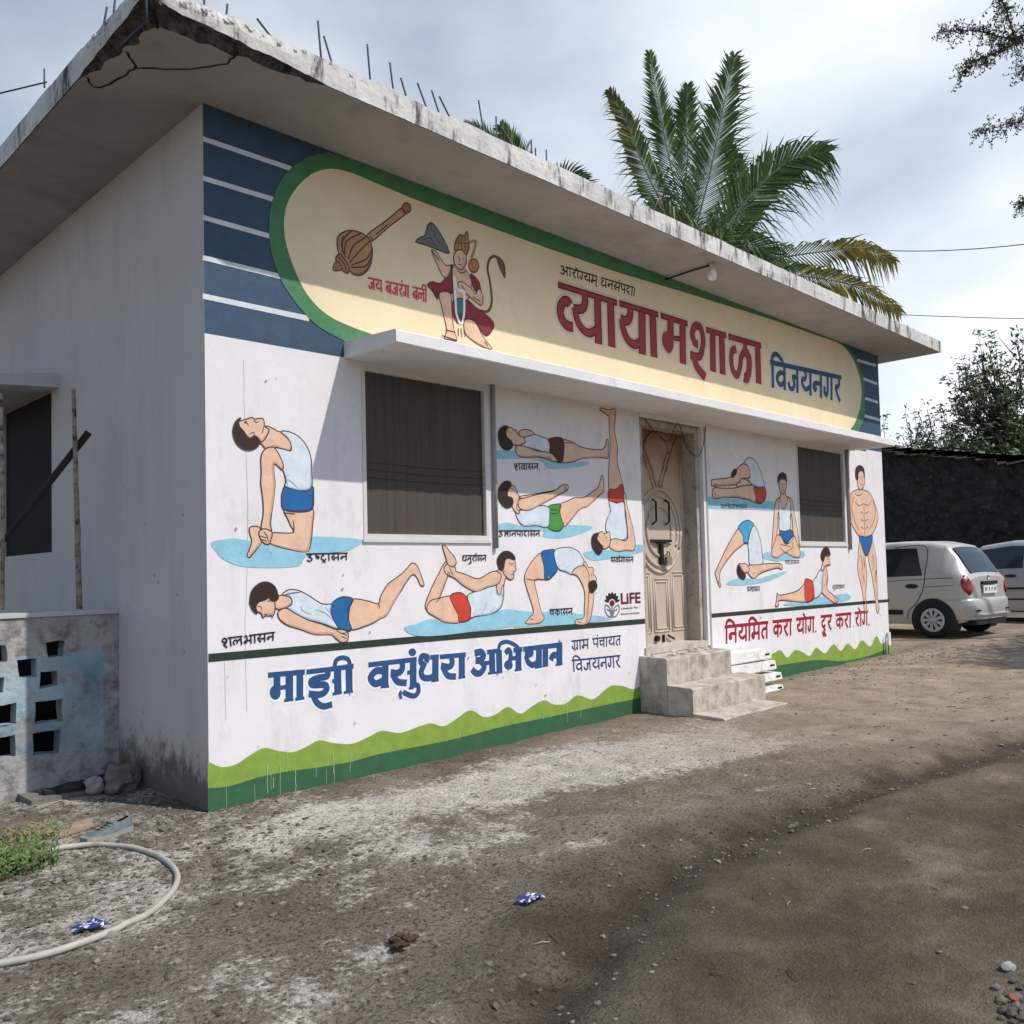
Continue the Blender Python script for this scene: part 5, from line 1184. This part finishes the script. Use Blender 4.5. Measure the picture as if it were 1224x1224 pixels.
# weeds at the left
def weed(c, n, rad, hgt, label, seed, cols):
    random.seed(seed); mb = MB()
    for k in range(n):
        a = random.random()*2*pi; r_ = rad*random.random()**.6; x, y = c.x+cos(a)*r_*1.3, c.y+sin(a)*r_; z = gz(x, y)+random.random()**1.4*hgt
        s_ = random.uniform(.008, .018); d = Vector((random.gauss(0, 1), random.gauss(0, 1), random.gauss(.6, .6))).normalized(); q = d.orthogonal().normalized()
        p0 = Vector((x, y, z)); mb.add([p0, p0+d*s_+q*s_*.5, p0+d*s_*2.2, p0+d*s_-q*s_*.5], [(0,1,2,3)], random.randrange(3))
    for k in range(n//10):
        a = random.random()*2*pi; r_ = rad*random.random(); x, y = c.x+cos(a)*r_*1.3, c.y+sin(a)*r_; z = gz(x, y)
        mb.tube([(x,y,z-.01),(x+random.gauss(0,.02),y+random.gauss(0,.02),z+hgt*random.uniform(.5,1.2))], .0018, 4, 2)
    o = mb.build('weed_clump', cols, org=Vector((c.x, c.y, gz(c.x, c.y)))); tag(o, label, 'weeds')
WG = [mat('weed_leaf', (.07, .135, .035), .7, .3, 30, 0), mat('weed_leaf_light', (.12, .20, .06), .7, .3, 30, 0), mat('weed_stem', (.12, .12, .05), .8, .3, 30, 0)]
weed(gp(18, 1040), 1100, .15, .09, 'low green weeds with broad leaves at the left edge', 5, WG)
weed(gp(20, 1005), 420, .2, .05, 'thin yellowish weeds behind the low green ones at the left edge', 6, [mat('weed_dry', (.22, .19, .09), .8, .3, 30, 0), WG[1], mat('weed_dry', None)])
bpy.data.objects['weed_clump.001']['kind'] = 'stuff'
random.seed(77)

# ------------------------------------------------------------------ wires
def wire(a, b_, sag, label, r=.008):
    mb = MB(); N = 16; mb.tube([a.lerp(b_, i/N)-Vector((0,0,sag*4*(i/N)*(1-i/N))) for i in range(N+1)], r, 5)
    o = mb.build('overhead_wire', MDK, org=a); tag(o, label, 'wire')
wire(dep(1050,299,15), dep(1330,276,11), .10, 'upper dark wire crossing the sky at the right of the palm', .007); wire(dep(1074,376,15), dep(1330,382,13), .02, 'lower dark wire leaving the roof corner at the right', .006)
wire(dep(56,98,6.5), dep(-120,140,6), .0, 'dark wire running off the left roof edge', .006)

# ------------------------------------------------------------------ cars
MCAR = mat('silver_paint', (.56, .55, .50), .32, .03, 3, 0, metal=.35, spec=.6)
MCAR2 = mat('silver_grey_paint', (.50, .51, .51), .3, .03, 3, 0, metal=.4, spec=.6)
MGL = mat('car_glass', (.018, .022, .025), .05, .1, 3, 0, spec=.9); MTY = mat('tyre', (.018, .018, .019), .85, .2, 20, .2, 60); MRIM = mat('wheel_cover', (.52, .52, .52), .35, .03, 9, 0, metal=.4)
MRED = mat('red_lens', (.35, .012, .015), .15, .1, 9, 0, spec=.8); MPL = mat('number_plate', (.75, .75, .72), .4, .03, 9, 0); MTR = mat('dark_trim', (.02, .02, .02), .6, .1, 9, 0); MSEAM = mat('panel_gap', (.05, .05, .048), .8, .1, 9, 0)
def car(name, label, loc, rz, paint, prof, Lc, hw, wheels, wr, glass_u, rear_glass, extras):
    """prof: list of (u, z_sill, z_belt, z_roof, half-width at belt, half-width at roof)"""
    t = thing(name, label, 'car', loc, None, rz)
    def interp(u):
        for a, b_ in zip(prof, prof[1:]):
            if a[0] <= u <= b_[0]:
                k = (u-a[0])/(b_[0]-a[0]+1e-9); k2 = k
                return [a[i]+(b_[i]-a[i])*k2 for i in range(6)]
        return list(prof[0] if u < prof[0][0] else prof[-1])
    V = [0, .06, .25, .5, .75, 1.0, 1.25, 1.5, 1.75, 1.92, 2.0, 2.3, 2.65, 3.0]
    def pt(u, v, side, off=0):
        _, zs, zb, zr, wb, wr_ = interp(u)
        if v <= 1:   # lower body, bulging
            z = zs+(zb-zs)*v; w = wb*(1+.035*sin(pi*v)-.05*(1-v)**2)
        elif v <= 2:
            k = v-1; z = zb+(zr-.05-zb)*k; w = wb+(wr_-wb)*(k**1.15)
        else:
            k = v-2; z = zr-.05+.05*sin(k*pi/2); w = wr_*(cos(k*pi/2))
        return Vector((side*(w+off), u, z))
    us = sorted(set([p_[0] for p_ in prof]+[Lc*i/46 for i in range(47)]))
    mb = MB()
    for s in (-1, 1):
        vs = [pt(u, v, s) for u in us for v in V]; k = len(V)
        fs = [(i*k+j, i*k+j+1, (i+1)*k+j+1, (i+1)*k+j) for i in range(len(us)-1) for j in range(k-1)]
        if s > 0: fs = [tuple(reversed(f)) for f in fs]
        mb.add(vs, fs, 0, True)
        mb.add([pt(us[0], v, s) for v in V]+[Vector((0, us[0], prof[0][1]))], [tuple(range(k+1)) if s < 0 else tuple(range(k, -1, -1))], 0)
        mb.add([pt(us[-1], v, s) for v in V]+[Vector((0, us[-1], prof[-1][1]))], [tuple(range(k, -1, -1)) if s < 0 else tuple(range(k+1))], 0)
    mb.add([pt(u, 0, s) for u in us for s in (-1, 1)], [(2*i, 2*i+1, 2*i+3, 2*i+2) for i in range(len(us)-1)], 0)
    body = mb.build('body', paint, t, org=(0,0,0))
    # side glass
    for s in (-1, 1):
        for (u0_, u1_) in glass_u:
            mb = MB(); n, m_ = 12, 6; vs = []
            for i in range(n+1):
                for j in range(m_+1):
                    a, c_ = i/n, j/m_; v = 1.07+.80*c_
                    lo = u0_[0]+(u0_[1]-u0_[0])*c_; hi = u1_[0]+(u1_[1]-u1_[0])*c_
                    r_ = .0
                    vs.append(pt(lo+(hi-lo)*a, v, s, .006))
            fs = [(i*(m_+1)+j, (i+1)*(m_+1)+j, (i+1)*(m_+1)+j+1, i*(m_+1)+j+1) for i in range(n) for j in range(m_)]
            mb.add(vs, fs, 0, True); mb.build('side_window', MGL, body, org=(0,0,0))
    # wheels
    for s in (-1, 1):
        for wy in wheels:
            mb = MB(); n = 26; x = s*(hw+.012)
            vs = [(x, wy+(wr+.055)*cos(2*pi*i/n), max(.10, wr+(wr+.055)*sin(2*pi*i/n))) for i in range(n)]+[(x-s*.25, wy+(wr+.055)*cos(2*pi*i/n), max(.10, wr+(wr+.055)*sin(2*pi*i/n))) for i in range(n)]
            mb.add(vs, [tuple(range(n))]+[(i, (i+1) % n, n+(i+1) % n, n+i) for i in range(n)]); mb.build('wheel_arch', MTR, body, org=(0,0,0))
            mb = MB(); mb.lathe([(wr*.62,-.03),(wr*.66,.012),(wr*.80,.026),(wr*.95,.015),(wr,-.02),(wr,-.13),(wr*.9,-.16)], (x, wy, wr), 'X', 30)
            if s < 0: mb.v = [(2*x-v[0], v[1], v[2]) for v in mb.v]
            wh = mb.build('wheel', MTY, t, org=(0,0,0))
            mb = MB(); xr = x+s*.014
            mb.lathe([(wr*.66,0),(wr*.60,s*.008),(wr*.52,s*.004),(wr*.50,-s*.004)], (xr, wy, wr), 'X', 30, 0, False)
            mb.lathe([(wr*.20,-s*.004),(wr*.18,s*.012),(.001,s*.014)], (xr, wy, wr), 'X', 16, 0, False)
            for k in range(9):
                a = 2*pi*k/9; d = Vector((0, cos(a), sin(a))); q = Vector((0, -sin(a), cos(a))); c_ = Vector((xr+s*.006, wy, wr))
                mb.add([c_+d*wr*.17+q*wr*.06, c_+d*wr*.17-q*wr*.06, c_+d*wr*.54-q*wr*.10, c_+d*wr*.54+q*wr*.10], [(0,1,2,3)])
            mb.build('wheel_cover', MRIM, wh, org=(0,0,0))
            mb = MB(); mb.lathe([(wr*.60,0),(.001,.0005)], (xr-s*.006, wy, wr), 'X', 24, 0, False); mb.build('wheel_well', MTR, wh, org=(0,0,0))
    extras(t, body, pt)
    return t
def strip(mb, pt, uv, s, w, off=.004, mi=0):
    pts = smooth([(a, b_) for a, b_ in uv], False, 6); L = []
    for i, q in enumerate(pts):
        a = Vector(pts[max(0, i-1)]); b_ = Vector(pts[min(len(pts)-1, i+1)]); p3 = pt(q[0], q[1], s, off)
        d = (pt(b_.x, b_.y, s)-pt(a.x, a.y, s)).normalized(); n_ = d.cross(Vector((s, 0, 0))).normalized()
        L += [p3+n_*w/2, p3-n_*w/2]
    mb.add(L, [(2*i, 2*i+1, 2*i+3, 2*i+2) for i in range(len(pts)-1)], mi)
hatch = [(.0,.40,.86,.93,.62,.55),(.03,.30,.90,.97,.69,.60),(.10,.24,.92,1.08,.715,.56),(.22,.22,.925,1.27,.735,.53),(.36,.21,.925,1.43,.745,.53),(.60,.20,.92,1.485,.75,.54),(1.1,.20,.90,1.505,.75,.545),(1.7,.20,.88,1.49,.75,.55),(2.1,.20,.87,1.40,.75,.56),(2.45,.20,.86,1.17,.745,.60),(2.75,.20,.85,.95,.735,.62),(3.1,.22,.78,.86,.72,.60),(3.4,.26,.66,.72,.68,.55),(3.5,.34,.58,.60,.60,.48)]
def hatch_extra(t, body, pt):
    # tailgate glass
    mb = MB(); vs = []; n, m_ = 8, 12
    for j in range(n+1):
        c_ = j/n; u = .045+.27*c_
        for i in range(m_+1):
            a = -1+2*i/m_; hwd = .50-.03*c_
            z = pt(u, 3.0, 1).z-.02*abs(a)**2.5+.006
            vs.append((a*hwd, u-.012, z+.002))
    mb.add(vs, [(j*(m_+1)+i, j*(m_+1)+i+1, (j+1)*(m_+1)+i+1, (j+1)*(m_+1)+i) for j in range(n) for i in range(m_)], 0, True)
    mb.build('rear_window', MGL, body, org=(0,0,0))
    # tail lights at the corners
    for s in (-1, 1):
        mb = MB(); c_ = Vector((s*.645, .045, .80)); vs = []; n = 18
        for r_, d_ in ((1, 0), (.85, .03), (.5, .045), (.05, .05)):
            for k in range(n):
                a = 2*pi*k/n; y_ = cos(a)*.09*r_; z_ = sin(a)*.155*r_
                vs.append(c_+Vector((s*(y_*.75+d_*.6)+s*.012, y_*.62-d_*.7+(.155*sin(a)*r_*.22), z_)))
        mb.add(vs, [(j*n+k, j*n+(k+1) % n, (j+1)*n+(k+1) % n, (j+1)*n+k) for j in range(3) for k in range(n)], 0, True); mb.build('tail_light', MRED, t, org=(0,0,0))
    # bumper wrapping the rear
    mb = MB(); ring = [(-.765,.62),(-.77,.30),(-.74,.10),(-.66,-.01),(-.45,-.055),(0,-.07),(.45,-.055),(.66,-.01),(.74,.10),(.77,.30),(.765,.62)]
    ring = smooth(ring, False, 4); hs = [(.28, .02), (.34, .0), (.46, -.012), (.55, -.012), (.585, .0), (.60, .05)]
    vs = []
    for x_, y_ in ring:
        d = Vector((x_, y_-.4)).normalized()
        for z_, o_ in hs: vs.append((x_-d.x*o_, y_-d.y*o_, z_ if not (y_ > .28) else .40+(z_-.40)*(1 if z_ > .4 else .2)))
    k = len(hs); mb.add(vs, [(i*k+j, i*k+j+1, (i+1)*k+j+1, (i+1)*k+j) for i in range(len(ring)-1) for j in range(k-1)], 0, True); mb.build('rear_bumper', MCAR, t, org=(0,0,0))
    mb = MB(); mb.box((-.55,-.03,.20),(.55,.25,.30)); mb.build('underbody', MTR, t, org=(0,0,0))
    for s in (-1, 1):
        mb = MB(); mb.box((s*.52-.05,-.078,.405),(s*.52+.05,-.055,.43)); mb.build('reflector', MTR, t, org=(0,0,0))
    mb = MB(); mb.box((-.60,-.085,.345),(.60,-.05,.362)); mb.build('bumper_strip', MCAR, t, org=(0,0,0))
    mb = MB(); mb.box((-.24,-.035,.665),(.24,-.018,.785)); pl = mb.build('number_plate', MPL, t, org=(0,0,0))
    mb = MB()
    for k in range(9):
        if k in (2, 4, 6): continue
        x_ = -.20+k*.048; mb.box((x_,-.038,.70),(x_+.014,-.0351,.75)); mb.box((x_+.016,-.038,.738),(x_+.032,-.0351,.75))
    mb.build('plate_marking', MTR, pl, org=(0,0,0), kind='stuff')
    mb = MB(); mb.box((-.26,-.04,.80),(.26,.0,.85)); mb.build('plate_recess', MTR, t, org=(0,0,0))
    mb = MB(); mb.lathe([(.032,-.012),(.034,.0)], (0,.0,.905), 'Y', 14); mb.build('badge', MRIM, t, org=(0,0,0))
    for s in (-1, 1):
        mb = MB(); strip(mb, pt, [(1.15,1.9),(.72,1.96),(.62,1.7),(.62,1.2),(.62,.95),(.66,.70),(.76,.45),(.88,.3),(.92,.1)], s, .012); strip(mb, pt, [(1.52,1.0),(1.50,.5),(1.5,.1)], s, .012); strip(mb, pt, [(.62,.80),(.2,.82)], s, .008); strip(mb, pt, [(1.3,.96),(.2,.98)], s, .008)
        mb.build('panel_gap', MSEAM, body, org=(0,0,0))
        mb = MB(); strip(mb, pt, [(2.5,.26),(1.5,.26),(.98,.26)], s, .075, .014); mb.build('rub_strip', MTR, body, org=(0,0,0))
        for u_ in (.82, 1.85):
            mb = MB(); p0 = pt(u_, .83, s, .01); vs = [p0+Vector((s*.004, .10*cos(k*pi/8), .036*sin(k*pi/8))) for k in range(16)]; mb.add(vs, [tuple(range(16))]); mb.build('door_handle', MTR, body, org=(0,0,0))
car('parked_hatchback', 'small silver hatchback seen from behind beside the hall', (12.44, -.34, .165), R(-5), MCAR, hatch, 3.5, .778, (.50, 2.9), .275,
    [((.66, .80), (1.5, 1.5)), ((1.56, 1.56), (2.38, 2.05))], None, hatch_extra)
sedan = [(.0,.36,.80,.90,.66,.58),(.06,.28,.88,.98,.76,.62),(.5,.22,.95,1.05,.83,.62),(.7,.22,.96,1.20,.84,.58),(1.0,.22,.97,1.42,.84,.58),(1.4,.22,.96,1.50,.84,.59),(2.0,.22,.95,1.51,.84,.59),(2.5,.22,.94,1.44,.84,.60),(2.9,.22,.93,1.20,.835,.64),(3.2,.22,.92,1.0,.82,.68),(3.8,.24,.84,.92,.80,.66),(4.1,.28,.72,.80,.76,.6),(4.2,.36,.62,.66,.66,.5)]
def sedan_extra(t, body, pt):
    for s in (-1, 1):
        mb = MB(); strip(mb, pt, [(4.0,.55),(2.0,.55),(.3,.55)], s, .035, .012); strip(mb, pt, [(4.0,.30),(2.0,.28),(.3,.28)], s, .03, .012); mb.build('rub_strip', MTR, body, org=(0,0,0))
        mb = MB(); strip(mb, pt, [(1.72,1.95),(1.72,1.0),(1.72,.1)], s, .012); strip(mb, pt, [(2.72,1.0),(2.72,.1)], s, .012); mb.build('panel_gap', MSEAM, body, org=(0,0,0))
        for u_ in (1.0, 1.95):
            mb = MB(); p0 = pt(u_, .86, s, .012); vs = [p0+Vector((s*.006, .10*cos(k*pi/8), .028*sin(k*pi/8))) for k in range(16)]; mb.add(vs, [tuple(range(16))]); mb.build('door_handle', MTR, body, org=(0,0,0))
        mb = MB(); c_ = pt(2.68, 1.12, s, .09); mb.rock(c_, (.10, .07, .075), 1, 0, 2, .1); mb.tube([pt(2.68,1.05,s), c_], .025, 6); mb.build('wing_mirror', MTR, t, org=(0,0,0))
    mb = MB(); vs = []; n, m_ = 6, 10
    for j in range(n+1):
        u = 2.55+.5*j/n
        for i in range(m_+1):
            a = -1+2*i/m_; vs.append((a*.56, u, pt(u, 3., 1).z-.02*abs(a)**2.5+.012))
    mb.add(vs, [(j*(m_+1)+i, j*(m_+1)+i+1, (j+1)*(m_+1)+i+1, (j+1)*(m_+1)+i) for j in range(n) for i in range(m_)], 0, True); mb.build('windscreen', MGL, body, org=(0,0,0))
car('parked_car', 'larger silver grey car half hidden behind the small hatchback', (16.2, -1.8, .19), R(-2), MCAR2, sedan, 4.2, .85, (.75, 3.4), .31, [((.75, 1.0), (1.68, 1.68)), ((1.75, 1.75), (2.85, 2.48))], None, sedan_extra)

# ------------------------------------------------------------------ dark stone wall behind the cars
wallm = mat('black_stone', (.042, .037, .034), .95, .5, 3.5, 1., 9, grime=(.17, .15, .135), gscale=9, glo=.57, ghi=.68, bdist=.05)
swt = thing('stone_wall', 'tall dark stone wall with a ragged top behind the parked cars', 'wall', (20.5, 4, 0))
mb = MB(); N, Mz = 190, 34; vs = []
def wtop(y): return 3.62+.19*(y-1.08)*(1 if y < 4.3 else .0)+(.19*3.2 if y >= 4.3 else 0)+.07*noise.noise((y*1.1, 2, 2))+.05*noise.noise((y*3.7, 6, 2))
for i in range(N+1):
    y = -5+15*i/N
    for j in range(Mz+1):
        z = -.1+(wtop(y)+.1)*j/Mz
        cell = noise.voronoi(Vector((y*2.6, z*4.2, 1)))[0]; e = min(1, (cell[1]-cell[0])*2.5)
        vs.append((20+.16*(1-e)+.05*noise.noise((y*3, z*3, 5)), y, z))
mb.add(vs, [(i*(Mz+1)+j, i*(Mz+1)+j+1, (i+1)*(Mz+1)+j+1, (i+1)*(Mz+1)+j) for i in range(N) for j in range(Mz)], 0)
tv = []
for i in range(N+1):
    y = -5+15*i/N; tv += [(20.0, y, wtop(y)), (20.6, y, wtop(y)), (20.6, y, -.1)]
mb.add(tv, [(3*i+j, 3*i+3+j, 3*i+4+j, 3*i+1+j) for i in range(N) for j in range(2)], 0)
mb.build('masonry', wallm, swt)
mb = MB()
for k in range(420):
    y = random.uniform(-4.8, 9.8); z = wtop(y)+random.uniform(-.01, .08); l = random.uniform(.2, .7)
    mb.hexa([(19.9,y,z-.02),(19.9,y+l,z-.02+random.gauss(0,.03)),(20.4,y+l,z-.02),(20.4,y,z-.02)], [(19.9,y,z+.02),(19.9,y+l,z+.02),(20.4,y+l,z+.03),(20.4,y,z+.03)])
mb.build('thatch_capping', mat('dry_capping', (.20, .165, .12), .95, .4, 8, .3, 30), swt, kind='stuff')

# ------------------------------------------------------------------ trees
LG = [mat('leaf_dark', (.045, .075, .03), .7, .3, 3, 0), mat('leaf_mid', (.075, .115, .04), .7, .3, 3, 0), mat('leaf_light', (.12, .15, .05), .7, .3, 3, 0)]
MBK2 = mat('bark', (.09, .07, .055), .95, .3, 9, .5, 20)
def leafclump(mb, c, n, rad, ls, flat=.7):
    for k in range(n):
        d = Vector((random.gauss(0, 1), random.gauss(0, 1), random.gauss(0, flat))); p0 = Vector(c)+d*rad*.5
        a = Vector((random.gauss(0, 1), random.gauss(0, 1), random.gauss(0, .7))).normalized(); b_ = a.orthogonal().normalized(); l = ls*random.uniform(.6, 1.3)
        mb.add([p0-a*l*.5, p0+b_*l*.22, p0+a*l*.5, p0-b_*l*.22], [(0,1,2,3)], random.choice((0, 0, 1, 1, 2)))
def branch(mb, a, b_, r0_, r1_, bend=.1, n=5):
    L = (b_-a).length; pts = [a.lerp(b_, i/n)+Vector((random.gauss(0, 1), random.gauss(0, 1), random.gauss(0, .6)))*(bend*L*.25*sin(pi*i/n)) for i in range(n+1)]
    mb.tube(pts, r0_, 6, 0, True, r1_); return pts
# feathery acacia behind the stone wall, spiky outline
def acacia(base, top, spread, label, seed, nb, leaves, ls=.13, cat='tree', name='acacia_tree'):
    random.seed(seed); t = thing(name, label, cat, base)
    mt, ml = MB(), MB(); base = Vector(base)
    fork = base+Vector((0, 0, (top-base.z)*.35)); branch(mt, base-Vector((0,0,.2)), fork, .16, .11, .05)
    for k in range(nb):
        a = random.random()*2*pi; e = random.uniform(.05, 1.25)
        tip = fork+Vector((cos(a)*cos(e)*spread[0], sin(a)*cos(e)*spread[1], sin(e)*(top-fork.z)))*random.uniform(.75, 1.05)
        pts = branch(mt, fork, tip, .05, .008, .25, 6)
        for q in range(4):
            s0 = Vector(pts[2+q % 4]); t2 = s0+(tip-fork).normalized()*random.uniform(.4, 1.0)+Vector((random.gauss(0, .35), random.gauss(0, .35), random.gauss(.15, .35)))
            p2 = branch(mt, s0, t2, .016, .004, .2, 4)
            for w_ in p2[1:]:
                leafclump(ml, w_, leaves, .17, ls)
    mt.build('trunk', MBK2, t); ml.build('crown', LG, t)
acacia((25.0, 2.4, .1), 7.5, (2.9, 2.9), 'feathery thorn tree with spiky outline beyond the stone wall', 4, 120, 10, .17)
acacia((23.2, 4.35, .1), 5.75, (1.2, 1.3), 'loose pale bush with thin twigs beyond the stone wall', 9, 46, 6, .13, 'bush', 'leafy_bush')
acacia((26.0, 4.2, .1), 5.6, (2.2, 2.2), 'low dense bush between the pale bush and the thorn tree', 15, 70, 13, .14, 'bush', 'leafy_bush')
acacia((23.0, 5.6, .1), 5.0, (.6, .6), 'small dark tree just showing at the right end of the hall', 21, 24, 10, .12)

# tree off to the right whose branch reaches into the picture; it also shades the right foreground
random.seed(31)
tb = thing('overhanging_tree', 'tree reaching thin leafy branches into the top right corner', 'tree', (17.0, -6.0, .1))
mt, ml = MB(), MB(); fork = Vector((17.0, -6.1, 3.6)); branch(mt, Vector((17.0, -6.0, -.1)), fork, .22, .15, .04)
def shade_ok(p):
    y, z = p.y, p.z
    if y < 0:
        zw = z+y*SUN.z/-SUN.y*-1 if False else z-abs(y)*SUN.z/abs(SUN.y); xw = p.x-abs(y)*SUN.x/abs(SUN.y)
        if -.05 < zw < 4.4 and -1 < xw < 9.8: return False
        if zw > 4.4 and xw > -1: return True
    gx, gy = p.x-z*SUN.x/SUN.z, p.y-z*SUN.y/SUN.z
    lim = -2.95+.06*gx if gx < 6.8 else -1.9+.25*(gx-8) if gx < 11 else -1.6
    return gy < lim+.35*noise.noise((gx*2, gy*2, 1))
def infov(p):
    d = p-CAM; z = d.dot(fwd)
    return z > .1 and abs(d.dot(RT)/z*F) < 618 and -620 < d.dot(UP)/z*F-PPY < 640
for k in range(90):
    c = Vector((random.uniform(13, 19), random.uniform(-9, -4), random.uniform(4.2, 7.5)))
    if infov(c) or not shade_ok(c): continue
    leafclump(ml, c, 30, .7, .12)
    if k % 4 == 0: branch(mt, fork, c, .05, .008, .12, 5)
for k in range(1500):     # limb whose shade falls as a band on the road near the cars
    gx, gy, z = random.uniform(8.7, 15), random.uniform(-2.9, -1.2), random.uniform(4.6, 6.4)
    gy = -1.75+.05*(gx-9)+random.gauss(0, .38)
    c = Vector((gx+z*SUN.x/SUN.z, gy+z*SUN.y/SUN.z, z))
    if infov(c) or noise.noise((c.x*.8, c.y*.8, z*.6)) < -.25: continue
    leafclump(ml, c, 14, .4, .12)
    if k % 70 == 0: branch(mt, fork, c, .05, .008, .12, 5)
# the visible sprays: painted here as survey points on the sky, 11 m out
def spray(pts_, t0, seed, dens=5):
    random.seed(seed); q = [tuple(dep(a, b_, t0)) for a, b_ in P(pts_)]; q = smooth(q, False, 4)
    mt.tube(q, .012, 5, 0, True, .004)
    for i, p_ in enumerate(q):
        for k in range(dens):
            d = Vector((random.gauss(0, 1), random.gauss(0, 1), random.gauss(-.15, .8))).normalized(); l = random.uniform(.10, .26); e = Vector(p_)+d*l
            mt.tube([p_, e], .0035, 4)
            for m_ in range(7):
                c = Vector(p_).lerp(e, m_/6); a = d.orthogonal().normalized(); a.rotate(Matrix.Rotation(random.random()*6.28, 3, d)); s_ = random.uniform(.035, .06)
                ml.add([c, c+a*s_*.5+d*s_*.35, c+a*s_, c+a*s_*.5-d*s_*.1], [(0,1,2,3)], random.choice((0, 0, 1)))
for s_, t0, sd in (('1260,30 1224,42 1200,45 1175,38 1150,36 1122,38', 11, 1), ('1224,48 1200,58 1180,68 1162,74 1150,90', 11, 2), ('1212,42 1205,20 1200,5 1188,-6', 11, 3), ('1270,110 1230,140 1205,148 1172,158', 11.4, 5), ('1260,60 1224,80 1235,90', 11, 6), ('1250,215 1228,243 1220,243', 11.6, 7)):
    spray(s_, t0, sd)
branch(mt, fork, dep(1262, 40, 11), .09, .014, .05, 8); branch(mt, fork, dep(1270, 112, 11.4), .06, .012, .05, 8); branch(mt, fork, dep(1252, 214, 11.6), .05, .01, .05, 8)
mt.build('trunk', MBK2, tb); ml.build('crown', LG, tb)

# ------------------------------------------------------------------ palms
LP = [mat('palm_leaf', (.115, .17, .05), .55, .3, 6, 0, spec=.2), mat('palm_leaf_dark', (.058, .096, .034), .55, .3, 6, 0, spec=.2), mat('palm_leaf_yellow', (.30, .235, .055), .6, .3, 6, 0), mat('palm_rachis', (.17, .19, .09), .6, .2, 9, 0)]
def frond(t, pts_, depth, lw, seed, yellow=0, face=None, dens=62, droop=.35, both=1, dz=0):
    random.seed(seed); q = []
    pp = P(pts_)
    for i, (a, b_) in enumerate(pp): q.append(tuple(dep(a, b_, depth+dz*i/(len(pp)-1))))
    q = [Vector(v) for v in smooth(q, False, 10)]; N = len(q); mb = MB()
    mb.tube(q, .022, 5, 3, True, .005)
    view = (q[N//2]-CAM).normalized()
    dens = int(dens*1.3)
    for k in range(dens):
        u = (k+.5)/dens; u = .10+.90*u; f = u*(N-1); i = min(N-2, int(f)); p0 = q[i].lerp(q[i+1], f-i); d = (q[i+1]-q[i]).normalized()
        side0 = d.cross(view).normalized() if face is None else d.cross(Vector(face)).normalized()
        for s in (-1, 1):
            L = lw*(sin(pi*min(1, u*.85+.14))**.6)*random.uniform(.85, 1.1)
            dirn = (side0*s*(.85-.25*u)+d*(.55+.55*u)+view*random.gauss(0, .38)).normalized()
            dr = Vector((0, 0, -1)); m1 = p0+dirn*L*.5+dr*L*.06*droop; e = p0+dirn*L*.93+dr*L*droop*random.uniform(.2, 1.3)
            wv_ = dirn.cross(view if abs(dirn.dot(view)) < .9 else Vector((0,0,1))).normalized(); tw = (wv_+view*random.gauss(0, .5)).normalized(); w_ = .015
            mi = 2 if random.random() < yellow*2*max(0, u-.35)/.65*1.3 else random.choice((0, 0, 1))
            mb.add([p0-tw*w_*.5, p0+tw*w_*.5, m1+tw*w_, m1-tw*w_, e], [(0,1,2,3), (3,2,4)], mi)
    return mb.build('frond', LP, t)
pb = dep(838, 335, 14)
pt_ = thing('coconut_palm', 'tall coconut palm with arching fronds rising behind the hall roof', 'palm', (pb.x, pb.y, .1))
pb = dep(838, 320, 14); pb2 = Vector((pb.x, pb.y, pb.z))
mb = MB(); mb.tube([(pb2.x-.3, pb2.y+.1, -.1), (pb2.x-.15, pb2.y, 2.5), (pb2.x, pb2.y, pb2.z-.1)], .16, 10, 0, True, .11); mb.build('trunk', mat('palm_trunk', (.20, .17, .14), .95, .3, 9, .5, 20), pt_)
frond(pt_, '838,320 830,285 848,210 862,140 878,66', 14, .95, 1, dens=84, droop=.35)
frond(pt_, '838,320 820,270 800,190 788,130 776,62', 14.4, .55, 2, dens=70, droop=.15)
frond(pt_, '840,322 870,270 905,225 945,192 990,182', 13.6, 1.0, 3, dens=80, droop=.7)
frond(pt_, '836,320 800,260 770,200 750,150 728,108', 14.2, .62, 4, yellow=.10, dens=80, droop=.8)
frond(pt_, '838,320 815,260 822,190 820,140 822,102', 14.6, .6, 5, dens=60, droop=.2)
frond(pt_, '838,322 870,285 885,240 880,200 872,178', 14.8, .6, 6, dens=56, droop=.5)
frond(pt_, '840,330 880,320 920,310 990,300 1030,297 1070,312', 13.8, .6, 7, yellow=.45, dens=66, droop=1.0)
frond(pt_, '842,332 900,325 960,330 1020,342 1076,372', 13.5, .6, 8, yellow=.55, dens=66, droop=.8)
frond(pt_, '840,324 860,300 880,290 915,300 935,330', 13.6, .7, 9, dens=50, droop=.9)
frond(pt_, '838,320 818,280 790,255 765,265 745,300', 13.9, .65, 10, yellow=.08, dens=60, droop=.9)
pb = dep(640, 250, 15)
p2 = thing('coconut_palm', 'lower palm whose frond tips just show over the roof left of the tall palm', 'palm', (pb.x, pb.y, .1))
mb = MB(); mb.tube([(pb.x, pb.y, -.1), (pb.x+.1, pb.y, 2.5), (pb.x, pb.y, pb.z-.1)], .15, 10, 0, True, .11); mb.build('trunk', MATS['palm_trunk'], p2)
frond(p2, '640,250 615,210 585,172 556,150', 15, .5, 21, dens=44, droop=.1); frond(p2, '640,250 630,210 612,172 598,150', 15.2, .42, 22, dens=38, droop=.1)
frond(p2, '640,250 655,232 675,212 700,214', 15, .5, 23, dens=44, droop=.2); frond(p2, '640,250 660,240 690,224 714,230', 14.8, .48, 24, dens=38, droop=.3)
